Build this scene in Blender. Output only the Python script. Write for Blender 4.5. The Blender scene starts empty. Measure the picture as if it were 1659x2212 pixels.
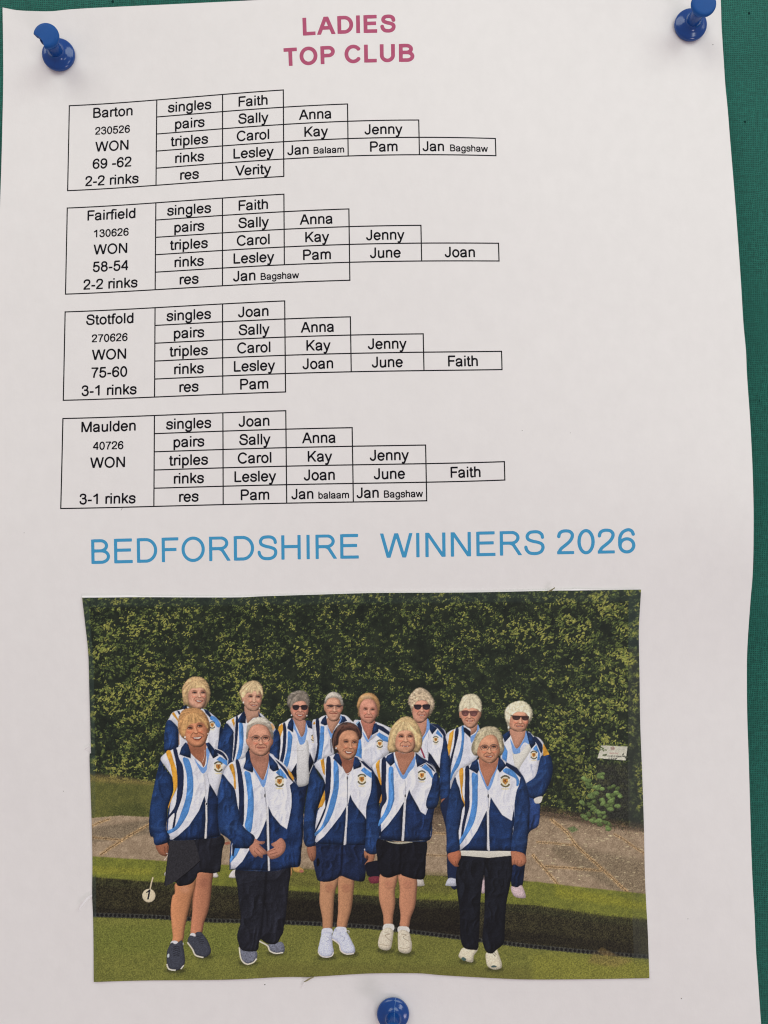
import bpy, bmesh, math
import numpy as np
from mathutils import Vector, Matrix

scene = bpy.context.scene
COL = scene.collection
rad = math.radians

# ---------------------------------------------------------------------------
# MEASURES. The board's face is the plane y = 0 (it hangs upright); heights off the board go towards -y.
# Sheet positions were measured as a 1659 x 2212 raster over a 225 x 300 mm field of the board.
# ---------------------------------------------------------------------------
MM = 0.001
DIST = 230.0                       # lens to board, mm
SC = 210.0 / 1553.0 * DIST / (DIST - 1.0)    # mm on the board per raster unit
CZ = 1.5                           # height of the picture's centre above the floor, m

def at(x, y, h):
    """raster position (arrays or numbers) at height h mm off the board -> metres"""
    x = np.asarray(x, float); y = np.asarray(y, float); h = np.asarray(h, float) + 0 * x
    k = 1.0 - h / DIST
    return np.stack([(x - 829.5) * SC * k * MM, -h * MM, CZ + (1106.0 - y) * SC * k * MM], -1)

# --- camera ----------------------------------------------------------------
cam_d = bpy.data.cameras.new('camera')
cam = bpy.data.objects.new('camera', cam_d); COL.objects.link(cam)
cam.location = (0, -DIST * MM, CZ); cam.rotation_euler = (rad(90), 0, 0)
cam_d.sensor_fit = 'VERTICAL'; cam_d.sensor_height = 24.0; cam_d.sensor_width = 18.0
cam_d.lens = 12.0 / (1106.0 * SC / DIST)
cam_d.clip_start = 0.01; cam_d.clip_end = 20.0
cam_d.dof.use_dof = True; cam_d.dof.focus_distance = (DIST - 9.0) * MM; cam_d.dof.aperture_fstop = 8.0
scene.camera = cam

# --- light: a bright room, windows high on the right, a second bank of lamps to the left ---------------------------
world = bpy.data.worlds.new('World'); scene.world = world; world.use_nodes = True
bg = world.node_tree.nodes['Background']
bg.inputs['Color'].default_value = (1.0, 0.835, 0.87, 1); bg.inputs['Strength'].default_value = 0.385

def area(name, loc, target, size, size_y, power, color):
    d = bpy.data.lights.new(name, 'AREA'); d.shape = 'RECTANGLE'; d.size = size; d.size_y = size_y; d.energy = power; d.color = color
    o = bpy.data.objects.new(name, d); COL.objects.link(o); o.location = loc
    o.rotation_euler = (Vector(target) - Vector(loc)).to_track_quat('-Z', 'Y').to_euler()
    return o
area("window_light", (0.60, -0.75, CZ + 0.72), (0, 0, CZ), 0.9, 0.7, 6.1, (0.905, 1.0, 0.93))
area("ceiling_light", (-0.50, -0.62, CZ + 0.80), (0, 0, CZ), 0.9, 0.6, 4.8, (0.95, 1.0, 0.91))
area("far_window_light", (0.95, -1.9, CZ - 0.15), (0, 0, CZ), 0.30, 0.5, 2.8, (0.95, 1.0, 0.98))
area("low_fill_light", (0.62, -0.85, CZ - 0.80), (0, 0, CZ - 0.1), 0.35, 0.22, 2.0, (1.0, 0.88, 0.95))  # unseen pinkish fill, added to tint and brighten the sheet's lower right

vs = scene.view_settings
vs.view_transform = 'Standard'; vs.look = 'None'; vs.exposure = 0.0; vs.gamma = 1.0; vs.use_curve_mapping = False
scene.cycles.filter_width = 1.15
# ---------------------------------------------------------------------------
# LETTERING: a plain grotesque drawn as pen strokes (em = 1000), turned into outlines by their distance field
# ---------------------------------------------------------------------------
def arc(cx, cy, rx, ry, a0, a1, n=22):
    t = np.radians(np.linspace(a0, a1, n))
    return [(cx + rx * math.cos(a), cy + ry * math.sin(a)) for a in t]

def cat(pts, n=7):
    p = np.array(pts, float); m = len(p); out = []
    for i in range(m - 1):
        a, b, c, d = p[max(i - 1, 0)], p[i], p[i + 1], p[min(i + 2, m - 1)]
        for k in range(n):
            t = k / n
            out.append(tuple(0.5 * (2 * b + (c - a) * t + (2 * a - 5 * b + 4 * c - d) * t * t + (3 * b - a - 3 * c + d) * t ** 3)))
    out.append(tuple(p[-1]))
    return out

CAPS = 716.0
ADV = dict(A=667, B=667, C=722, D=722, E=667, F=611, G=778, H=722, I=278, J=500, K=667, L=556, M=833, N=722, O=778, P=667, R=722, S=667, T=611, U=722, V=667, W=944,
           a=556, b=556, d=556, e=556, f=278, g=556, h=556, i=222, k=500, l=222, m=833, n=556, o=556, p=556, r=333, s=500, t=278, u=556, w=722, y=500)
ADV.update({c: 556 for c in '0123456789'}); ADV['-'] = 333; ADV[' '] = 278
ADVB = dict(A=722, B=722, C=722, D=722, E=667, I=278, L=611, O=778, P=667, S=667, T=611, U=722); ADVB[' '] = 278
# each glyph: list of (polyline, weight) ; clip band (y0, y1)
G = {}
def g(ch, *st, clip=(-300, 800)):
    G[ch] = ([(s if isinstance(s, list) else list(s)) for s in st], clip)
L_ = lambda *a: [(a[i], a[i + 1]) for i in range(0, len(a), 2)]
g('A', L_(27, -60, 333, 740), L_(640, -60, 333, 740), L_(150, 255, 520, 255), clip=(0, 716))
g('B', L_(124, 0, 124, 716), L_(124, 675, 350, 675), L_(124, 377, 380, 377), L_(124, 42, 370, 42), arc(345, 526, 180, 149, -90, 90), arc(372, 209, 205, 167, -90, 90))
g('C', arc(388, 358, 290, 328, 34, 326, 40))
g('D', L_(124, 0, 124, 716), L_(124, 675, 340, 675), L_(124, 42, 340, 42), arc(335, 358, 290, 317, -90, 90, 30))
g('E', L_(124, 0, 124, 716), L_(124, 675, 602, 675), L_(124, 382, 572, 382), L_(124, 42, 618, 42))
g('F', L_(128, 0, 128, 716), L_(128, 675, 572, 675), L_(128, 366, 512, 366))
g('G', arc(398, 358, 300, 328, 38, 318, 40), L_(400, 335, 692, 335), L_(650, 335, 650, 130))
g('H', L_(124, 0, 124, 716), L_(598, 0, 598, 716), L_(124, 380, 598, 380))
g('I', L_(139, 0, 139, 716))
g('J', L_(374, 716, 374, 210) + arc(213, 205, 161, 172, 0, -172)[1:])
g('K', L_(120, 0, 120, 716), L_(130, 235, 630, 745), L_(285, 400, 620, -30), clip=(0, 716))
g('L', L_(120, 0, 120, 716), L_(120, 42, 538, 42))
g('M', L_(117, 0, 117, 716), L_(715, 0, 715, 716), L_(110, 760, 416, -20), L_(722, 760, 416, -20), clip=(0, 716))
g('N', L_(120, 0, 120, 716), L_(600, 0, 600, 716), L_(100, 760, 620, -44), clip=(0, 716))
g('O', arc(389, 358, 294, 328, 0, 360, 48))
g('P', L_(124, 0, 124, 716), L_(124, 675, 390, 675), L_(124, 334, 390, 334), arc(385, 504, 190, 171, -90, 90))
g('R', L_(124, 0, 124, 716), L_(124, 675, 410, 675), L_(124, 362, 410, 362), arc(405, 518, 190, 157, -90, 90), cat([(360, 362), (450, 320), (520, 220), (680, -40)]), clip=(0, 716))
g('S', cat([(572, 500), (548, 595), (460, 664), (330, 677), (205, 652), (138, 560), (165, 462), (290, 402), (430, 368), (548, 312), (580, 212), (540, 108), (445, 50), (330, 38), (200, 62), (118, 148), (92, 240)]))
g('T', L_(305, 0, 305, 716), L_(20, 675, 592, 675))
g('U', L_(124, 716, 124, 275) + arc(361, 270, 237, 232, 180, 360, 26) + L_(598, 716))
g('V', L_(36, 750, 334, -10), L_(632, 750, 334, -10), clip=(0, 716))
g('W', L_(50, 745, 250, -20), L_(472, 740, 250, -20), L_(472, 740, 694, -20), L_(894, 745, 694, -20), clip=(0, 716))
g('a', cat([(76, 366), (112, 445), (200, 488), (290, 490), (385, 458), (424, 370)]) + L_(424, 100, 436, 40, 452, 0), cat([(424, 300), (330, 270), (200, 248), (108, 208), (82, 142), (112, 68), (210, 30), (320, 54), (398, 120), (424, 200)]))
g('b', L_(110, 0, 110, 716), arc(288, 259, 181, 230, 0, 360, 40))
g('d', L_(447, 0, 447, 716), arc(268, 259, 183, 230, 0, 360, 40))
g('e', arc(278, 259, 200, 231, 0, 327, 40), L_(80, 264, 484, 264))
g('f', cat([(128, 0), (128, 300), (128, 560), (142, 630), (190, 672), (290, 676)]), L_(8, 484, 258, 484))
g('g', arc(268, 265, 185, 226, 0, 360, 40), L_(450, 519, 450, 0) + cat([(450, 0), (440, -90), (380, -150), (265, -172), (150, -150), (96, -72)])[1:])
g('h', L_(110, 0, 110, 716), cat([(110, 330), (145, 425), (225, 486), (310, 490), (402, 460), (442, 360), (443, 250)]) + L_(443, 0))
g('i', L_(111, 0, 111, 519), L_(111, 616, 111, 716))
g('k', L_(110, 0, 110, 716), L_(115, 195, 450, 550), L_(225, 330, 470, -30), clip=(0, 716))
g('l', L_(111, 0, 111, 716))
g('m', L_(110, 0, 110, 519), cat([(110, 330), (145, 425), (215, 486), (290, 490), (375, 460), (414, 370), (416, 250)]) + L_(416, 0), cat([(416, 330), (450, 425), (520, 486), (600, 490), (682, 460), (720, 370), (722, 250)]) + L_(722, 0))
g('n', L_(110, 0, 110, 519), cat([(110, 330), (145, 425), (225, 486), (310, 490), (402, 460), (442, 360), (443, 250)]) + L_(443, 0))
g('o', arc(278, 259, 199, 231, 0, 360, 40))
g('p', L_(110, -199, 110, 519), arc(288, 259, 181, 230, 0, 360, 40))
g('r', L_(110, 0, 110, 519), cat([(110, 320), (145, 425), (205, 480), (268, 487), (335, 464)]))
g('s', cat([(430, 366), (398, 448), (305, 490), (218, 490), (120, 455), (90, 382), (135, 312), (250, 278), (375, 244), (426, 160), (388, 76), (272, 30), (190, 34), (96, 78), (68, 158)]))
g('t', L_(126, 660, 126, 130) + cat([(126, 130), (142, 58), (190, 38), (262, 44)])[1:], L_(14, 484, 256, 484))
g('u', L_(110, 519, 110, 210) + cat([(110, 210), (122, 95), (180, 42), (250, 30), (340, 52), (415, 120), (443, 220)])[1:], L_(443, 0, 443, 519))
g('w', L_(34, 545, 198, -20), L_(360, 540, 198, -20), L_(360, 540, 524, -20), L_(688, 545, 524, -20), clip=(0, 519))
g('y', L_(34, 550, 252, 10), cat([(468, 550), (252, -10), (205, -125), (150, -170), (62, -160)]), clip=(-300, 519))
g('0', arc(278, 353, 191, 321, 0, 360, 44))
g('1', L_(327, 0, 327, 716), cat([(340, 720), (250, 600), (108, 520)]), clip=(0, 716))
g('2', cat([(88, 505), (110, 600), (180, 660), (280, 676), (392, 655), (456, 580), (452, 485), (390, 375), (280, 270), (150, 160), (82, 40)]), L_(40, 42, 506, 42), clip=(0, 800))
g('3', cat([(90, 540), (130, 635), (220, 677), (300, 677), (400, 635), (432, 545), (398, 450), (330, 400), (235, 394)]), cat([(235, 394), (370, 385), (452, 315), (470, 220), (430, 100), (340, 40), (240, 38), (130, 88), (86, 190)]))
g('4', L_(392, 0, 392, 716), L_(410, 740, 40, 195), L_(36, 206, 512, 206), clip=(0, 716))
g('5', L_(140, 672, 482, 672), L_(150, 700, 105, 335), cat([(100, 345), (175, 418), (280, 436), (390, 405), (460, 325), (466, 220), (425, 105), (335, 42), (240, 38), (140, 80), (84, 188)]))
g('6', cat([(462, 540), (425, 632), (350, 677), (265, 668), (160, 600), (98, 475), (88, 330), (92, 225)]), arc(282, 228, 188, 190, 0, 360, 36))
g('7', L_(45, 674, 508, 674), cat([(490, 660), (380, 510), (290, 330), (240, 160), (222, -10)]), clip=(0, 716))
g('8', arc(278, 535, 162, 142, 0, 360, 36), arc(278, 216, 190, 180, 0, 360, 36))
g('9', cat([(94, 166), (131, 74), (206, 29), (291, 38), (396, 106), (458, 231), (468, 376), (464, 481)]), arc(274, 478, 188, 190, 0, 360, 36))
g('-', L_(30, 258, 302, 258))

FIELD = {}
PEN_W = 117.0
def glyph_field(ch, bold, heavy=None):
    """signed distance (em units) to the pen strokes on a grid: field, x0, y0, step"""
    heavy = PEN_W if heavy is None else heavy
    key = (ch, bold, heavy)
    if key in FIELD: return FIELD[key]
    st, clip = G[ch]
    w = 146.0 if bold else (90.0 if heavy is None else heavy)
    cw = (ADVB if bold else ADV).get(ch, ADV.get(ch, 556))
    step = 20.0 if heavy > 95 and not bold else 14.0
    x0, x1, y0, y1 = -40.0, cw + 60.0, -240.0, 770.0
    X, Y = np.meshgrid(np.arange(x0, x1, step), np.arange(y0, y1, step))
    F = np.full(X.shape, 1e3)
    for pl in st:
        p = np.array(pl, float)
        if bold:
            sx = cw / ADV[ch]
            m = cw / 2
            p = np.stack([m + (p[:, 0] * sx - m) * (cw - 2 * 45 - 143 + 60) / (cw - 2 * 45 - 90 + 60), 358 + (p[:, 1] - 358) * (716 - 143) / (716 - 90.0)], 1)
            for k in (0, -1):      # keep stem ends on the cap line and base line
                if abs(pl[k][1] - 716) < 1: p[k][1] = 716
                if abs(pl[k][1]) < 1: p[k][1] = 0
                if ch in 'A' and pl[k][1] in (-60, 740): p[k][1] = pl[k][1]
        d_all = np.full(X.shape, 1e3)
        n = len(p)
        closed = np.hypot(*(p[0] - p[-1])) < 2
        for i in range(n - 1):
            a, b = p[i], p[i + 1]
            e = b - a; le = np.hypot(*e)
            if le < 1e-6: continue
            e = e / le
            u = (X - a[0]) * e[0] + (Y - a[1]) * e[1]
            v = np.abs(-(X - a[0]) * e[1] + (Y - a[1]) * e[0]) - w / 2
            d = np.maximum(v, np.maximum(-u, u - le))
            d_all = np.minimum(d_all, d)
            if i > 0 or closed:
                d_all = np.minimum(d_all, np.hypot(X - a[0], Y - a[1]) - w / 2)
        F = np.minimum(F, d_all)
    F = np.maximum(F, np.maximum(clip[0] - Y, Y - clip[1]))
    FIELD[key] = (F / 1000.0, x0 / 1000.0, y0 / 1000.0, step / 1000.0)
    return FIELD[key]

KERN = {('7', '5'): 0, ('T', 'o'): -0.1, ('F', 'a'): -0.04, ('L', 'T'): -0.07, ('V', 'e'): -0.04, ('1', '1'): -0.07}
def glyph_run(txt, bold):
    x = 0.0; out = []
    A_ = ADVB if bold else ADV
    for i, ch in enumerate(txt):
        if i: x += KERN.get((txt[i - 1], ch), 0)
        out.append((ch, x)); x += A_.get(ch, 556) / 1000.0
    out.append((' ', x))
    return out

def text_width(txt, bold=False):
    return glyph_run(txt, bold)[-1][1]

def glyph_polys(ch, bold, heavy=None):
    """marching squares: list of polygons (em units) that fill the glyph"""
    F, x0, y0, s = glyph_field(ch, bold, heavy)
    H, W = F.shape
    out = []
    ins = F < 0
    for j in range(H - 1):
        i = 0
        while i < W - 1:
            c = (ins[j, i], ins[j, i + 1], ins[j + 1, i + 1], ins[j + 1, i])
            if not any(c): i += 1; continue
            if all(c):
                k = i
                while k < W - 1 and ins[j, k] and ins[j, k + 1] and ins[j + 1, k] and ins[j + 1, k + 1]: k += 1
                out.append([(x0 + i * s, y0 + j * s), (x0 + k * s, y0 + j * s), (x0 + k * s, y0 + (j + 1) * s), (x0 + i * s, y0 + (j + 1) * s)])
                i = k; continue
            P = [(i, j), (i + 1, j), (i + 1, j + 1), (i, j + 1)]
            V = [F[j, i], F[j, i + 1], F[j + 1, i + 1], F[j + 1, i]]
            poly = []
            for q in range(4):
                a, b = V[q], V[(q + 1) % 4]
                if a < 0: poly.append(P[q])
                if (a < 0) != (b < 0):
                    t = a / (a - b)
                    poly.append((P[q][0] + (P[(q + 1) % 4][0] - P[q][0]) * t, P[q][1] + (P[(q + 1) % 4][1] - P[q][1]) * t))
            if len(poly) >= 3: out.append([(x0 + a * s, y0 + b * s) for a, b in poly])
            i += 1
    return out
# ---------------------------------------------------------------------------
# THE PICTURE PRINTED ON THE PASTED-ON PHOTOGRAPH: ink colours worked out here, later laid on the print as mesh colours
# ---------------------------------------------------------------------------
rng = np.random.default_rng(7)
PX0, PY0, PK = 160.0, 1258.0, 1.6
PW, PH = int(1262 * PK), int(880 * PK)
INK = np.zeros((PH, PW, 3), np.float32)
REG = np.zeros((PH, PW), np.int32)
REGIONS = {}                       # (who, piece) -> number

def reg_id(key):
    if key not in REGIONS:
        REGIONS[key] = len(REGIONS) + 1
    return REGIONS[key]

def vnoise(h, w, cell, seed, cy=None):
    r = np.random.default_rng(seed)
    cy = cy or cell
    gh, gw = int(h / cy) + 3, int(w / cell) + 3
    g = r.random((gh, gw)).astype(np.float32)
    yy = np.arange(h) / cy; xx = np.arange(w) / cell
    y0 = yy.astype(int); x0 = xx.astype(int)
    fy = (yy - y0)[:, None]; fx = (xx - x0)[None, :]
    fy = fy * fy * (3 - 2 * fy); fx = fx * fx * (3 - 2 * fx)
    a = g[y0][:, x0]; b = g[y0][:, x0 + 1]; c = g[y0 + 1][:, x0]; d = g[y0 + 1][:, x0 + 1]
    return (a * (1 - fx) + b * fx) * (1 - fy) + (c * (1 - fx) + d * fx) * fy

N2 = vnoise(PH, PW, 2.2, 1); N5 = vnoise(PH, PW, 5, 2); N12 = vnoise(PH, PW, 12, 3)
N30 = vnoise(PH, PW, 30, 4); N80 = vnoise(PH, PW, 80, 5)
def _emboss():
    w = vnoise(PH, PW, 46, 61) * 26 + vnoise(PH, PW, 20, 62) * 10
    a = vnoise(PH, PW, 40, 63, 66); b = vnoise(PH, PW, 17, 64, 28)
    J = np.clip((np.arange(PW)[None, :] + w - 18).astype(int), 0, PW - 1); I = np.arange(PH)[:, None]
    h = 1 - np.abs(2 * a[I, J] - 1) + 0.4 * (1 - np.abs(2 * b[I, J] - 1))
    h = blur(h.astype(np.float32), 1.2)
    gy, gx = np.gradient(h)
    e = 0.6 * gy + 0.8 * gx
    return np.clip(e / e.std(), -2.2, 2.2).astype(np.float32)
GRAIN = rng.normal(0, 1, (PH, PW)).astype(np.float32)

def rgb(c):
    return np.array(c, np.float32) / 255.0

def spline(pts, n=5, closed=True):
    p = np.array(pts, float)
    m = len(p)
    out = []
    for i in range(m if closed else m - 1):
        if closed:
            a, b, c, d = p[(i - 1) % m], p[i], p[(i + 1) % m], p[(i + 2) % m]
        else:
            a, b, c, d = p[max(i - 1, 0)], p[i], p[i + 1], p[min(i + 2, m - 1)]
        for k in range(n):
            t = k / n
            out.append(0.5 * (2 * b + (c - a) * t + (2 * a - 5 * b + 4 * c - d) * t * t + (3 * b - a - 3 * c + d) * t ** 3))
    if not closed:
        out.append(p[-1])
    return np.array(out)

def T2C(pts, ox=0, oy=0):          # close-up tile pixels -> canvas
    p = np.array(pts, float)
    return np.stack([(307.8 + 0.18 * (p[:, 0] + ox) - PX0) * PK, (1447.3 + 0.18 * (p[:, 1] + oy) - PY0) * PK], 1)

def D2C(pts):
    p = np.array(pts, float)
    return np.stack([(p[:, 0] - PX0) * PK, (p[:, 1] - PY0) * PK], 1)

def bbox(p, m=2):
    x0 = max(int(p[:, 0].min()) - m, 0); x1 = min(int(p[:, 0].max()) + m + 1, PW)
    y0 = max(int(p[:, 1].min()) - m, 0); y1 = min(int(p[:, 1].max()) + m + 1, PH)
    return x0, x1, y0, y1

def coverage(p, box):
    x0, x1, y0, y1 = box
    ss = 3
    ys = y0 + (np.arange((y1 - y0) * ss) + 0.5) / ss
    xs = x0 + (np.arange((x1 - x0) * ss) + 0.5) / ss
    cnt = np.zeros((len(ys), len(xs) + 1), np.int16)
    q = np.roll(p, -1, 0)
    for (ax, ay), (bx, by) in zip(p, q):
        if ay == by: continue
        lo, hi = (ay, by) if ay < by else (by, ay)
        i0 = np.searchsorted(ys, lo); i1 = np.searchsorted(ys, hi)
        if i1 <= i0: continue
        yy = ys[i0:i1]
        xx = ax + (yy - ay) / (by - ay) * (bx - ax)
        k = np.searchsorted(xs, xx)
        np.add.at(cnt, (np.arange(i0, i1), k), 1)
    ins = (np.cumsum(cnt, 1)[:, :-1] & 1).astype(np.float32)
    return ins.reshape(y1 - y0, ss, x1 - x0, ss).mean((1, 3))

def blur(a, r):
    if r < 0.4: return a
    n = int(r * 2.5) + 1
    k = np.exp(-0.5 * (np.arange(-n, n + 1) / r) ** 2); k /= k.sum()
    for ax in (0, 1):
        pad = [(0, 0)] * a.ndim; pad[ax] = (n, n)
        b = np.pad(a, pad, mode='edge')
        o = np.zeros_like(a)
        for i, w in enumerate(k):
            sl = [slice(None)] * a.ndim; sl[ax] = slice(i, i + a.shape[ax])
            o = o + b[tuple(sl)] * w
        a = o
    return a

FOLDS = _emboss()                  # cloth creases, lit from the upper left as in the snapshot

def lay(p, col, key=None, al=1.0, nz=0.05, rnd=0.0, rr=6, gx=0.0, gy=0.0, soft=0.0, fold=0.0, clip=None, hair=None):
    """lay one ink shape (canvas points p) into the picture"""
    box = bbox(p, 2 + int(soft * 3))
    x0, x1, y0, y1 = box
    if x1 <= x0 or y1 <= y0: return
    m = coverage(p, box)
    hard = m
    if not soft and key is not None: m = blur(m, 0.5)
    if soft: m = blur(m, soft)
    if clip is not None: m = m * (REG[y0:y1, x0:x1] == reg_id(clip))
    S = (slice(y0, y1), slice(x0, x1))
    sh = np.ones_like(m)
    Y, X = np.mgrid[y0:y1, x0:x1]
    u = (X - (x0 + x1) / 2) / max(x1 - x0, 1) * 2; v = (Y - (y0 + y1) / 2) / max(y1 - y0, 1) * 2
    sh = sh * (1 + gx * u + gy * v)
    if rnd:
        pm = np.pad(hard, 20)
        bm_ = blur(pm, rr)
        gyy, gxx = np.gradient(bm_)
        sh = sh * (1 - 0.75 * rnd * np.clip(1 - (bm_[20:-20, 20:-20] - 0.5) * 2, 0, 1) + np.clip(rnd * rr * 1.5 * (0.8 * gyy + 0.55 * gxx), -0.4, 0.4)[20:-20, 20:-20])
    if fold:
        sh = sh * (1 + fold * FOLDS[S] + fold * 0.5 * (N30[S] - 0.5) * 2)
    sh = sh * (1 + nz * (N2[S] - 0.5) * 2)
    c = np.array(col, np.float32) / 255.0
    c = c[None, None, :] * sh[..., None]
    if hair is not None:
        hx, hy, kind, amp = hair
        th = np.arctan2(X - hx, -(Y - hy)); r = np.hypot(X - hx, Y - hy)
        if kind == 'curl':
            s = N5[S] * 0.9 + N2[S] * 0.15 - 0.52
        else:
            a = ((th * 11 + r * 0.05) % 40).astype(np.float32); t = np.random.default_rng(int(hx)).random(64)
            i0 = np.floor(a).astype(int) % 64; f = a - np.floor(a)
            s = (t[i0] * (1 - f) + t[(i0 + 1) % 64] * f - 0.5) * np.clip(r / 16 - 0.3, 0, 1) + 0.6 * (N5[S] - 0.5)
        c = c * (1 + amp * s)[..., None]
    m = (m * al)[..., None]
    INK[S] = INK[S] * (1 - m) + np.clip(c, 0, 1) * m
    if key is not None:
        REG[S][hard > 0.5] = reg_id(key)

def ell(cx, cy, rx, ry, a=0.0, n=16):
    t = np.linspace(0, 2 * np.pi, n, endpoint=False)
    ca, sa = np.cos(a), np.sin(a)
    x = rx * np.cos(t); y = ry * np.sin(t)
    return np.stack([cx + x * ca - y * sa, cy + x * sa + y * ca], 1)

def ribbon(pts, w, w2=None):       # a stroke as a polygon
    p = np.array(pts, float)
    w2 = w if w2 is None else w2
    d = np.gradient(p, axis=0) if len(p) > 2 else np.repeat((p[1:] - p[:1]), 2, 0)
    n = np.stack([-d[:, 1], d[:, 0]], 1); n /= np.maximum(np.hypot(n[:, 0], n[:, 1]), 1e-6)[:, None]
    ws = np.linspace(w, w2, len(p))[:, None] / 2
    return np.concatenate([p + n * ws, (p - n * ws)[::-1]])

# --- hedge -----------------------------------------------------------------
BACK = 'backdrop'
def paint_backdrop():
    f = 0.45 * N30 + 0.35 * N12 + 0.2 * N5
    INK[:] = rgb((22, 28, 24)) * (1 - f[..., None]) + rgb((48, 57, 40)) * f[..., None]
    REG[:] = reg_id((BACK, 'hedge'))
    cl = 0.36 * N30 + 0.20 * N80 + 0.44 * N12
    r = np.random.default_rng(11)
    pal = np.array([(38, 49, 36), (58, 71, 43), (84, 98, 50), (112, 125, 58), (148, 150, 70)], float) / 255
    for i in range(15000):
        x, y = r.random() * 1250 + 165, r.random() * 560 + 1262
        cxp, cyp = int((x - PX0) * PK), int((y - PY0) * PK)
        if not (0 <= cxp < PW and 0 <= cyp < PH): continue
        dens = cl[cyp, cxp]
        side = np.clip((700 - x) / 500, 0, 1) * 0.08 + np.clip((x - 980) / 300, 0, 1) * 0.05 + np.clip((1330 - y) / 60, 0, 1) * 0.06
        side -= np.exp(-((x - 780) / 330.0) ** 2) * np.clip((y - 1330) / 120, 0, 1) * 0.03
        lvl = (dens + side - 0.5) * 11.0 + (N80[cyp, cxp] - 0.5) * 1.6 + r.normal(0, 0.6) + 1.7
        big = 1.0 + 0.4 * np.clip((x - 1100) / 200, 0, 1) + 0.3 * np.clip((420 - x) / 200, 0, 1)
        base = r.normal(-0.5, 0.6) if y < 1420 else r.uniform(-1.4, 1.4)
        for k in range(r.integers(2, 6)):
            lv = np.clip(lvl + r.normal(0, 0.5), 0, 4)
            if lvl < -0.4: break
            f_ = lv - int(lv); c = pal[int(lv)] * (1 - f_) + pal[min(int(lv) + 1, 4)] * f_
            c = c * (0.85 + 0.3 * r.random())
            sz = r.uniform(1.2, 3.3) * big * PK
            px, py = cxp + r.normal(0, 3.6 * big), cyp + r.normal(0, 2.8 * big)
            a = base + r.normal(0, 0.6)
            ca, sa = math.cos(a) * sz, math.sin(a) * sz; wd = r.uniform(0.35, 0.62)
            p = np.array([(px - ca, py - sa), (px - ca * .2 + sa * wd, py - sa * .2 - ca * wd), (px + ca, py + sa), (px - ca * .1 - sa * wd * .8, py - sa * .1 + ca * wd * .8)])
            box = bbox(p, 1); x0, x1, y0, y1 = box
            if x1 - x0 < 2 or y1 - y0 < 2: continue
            m = coverage(p, box)[..., None] * 0.92
            S = (slice(y0, y1), slice(x0, x1))
            g = np.linspace(1.12, 0.8, y1 - y0)[:, None, None]
            INK[S] = INK[S] * (1 - m) + np.clip(c * g, 0, 1) * m

def tex(p, key, base, dark, scale=(0.5, 0.3, 0.2), soft=0.0, extra=None):
    box = bbox(p, 2 + int(3 * soft)); x0, x1, y0, y1 = box
    m = coverage(p, box)
    if soft: m = np.clip(blur(m, soft) + (N2[y0:y1, x0:x1] - 0.5) * 0.9 * (blur(m, soft) * (1 - blur(m, soft)) * 4), 0, 1)
    S = (slice(y0, y1), slice(x0, x1))
    f = scale[0] * N2[S] + scale[1] * N12[S] + scale[2] * N30[S] + 0.08 * GRAIN[S]
    f = np.clip((f - 0.5) * 1.5 + 0.5, 0, 1)[..., None]
    c = rgb(dark) * (1 - f) + rgb(base) * f
    INK[S] = INK[S] * (1 - m[..., None]) + c * m[..., None]
    if key: REG[S][m > 0.5] = reg_id(key)

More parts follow.
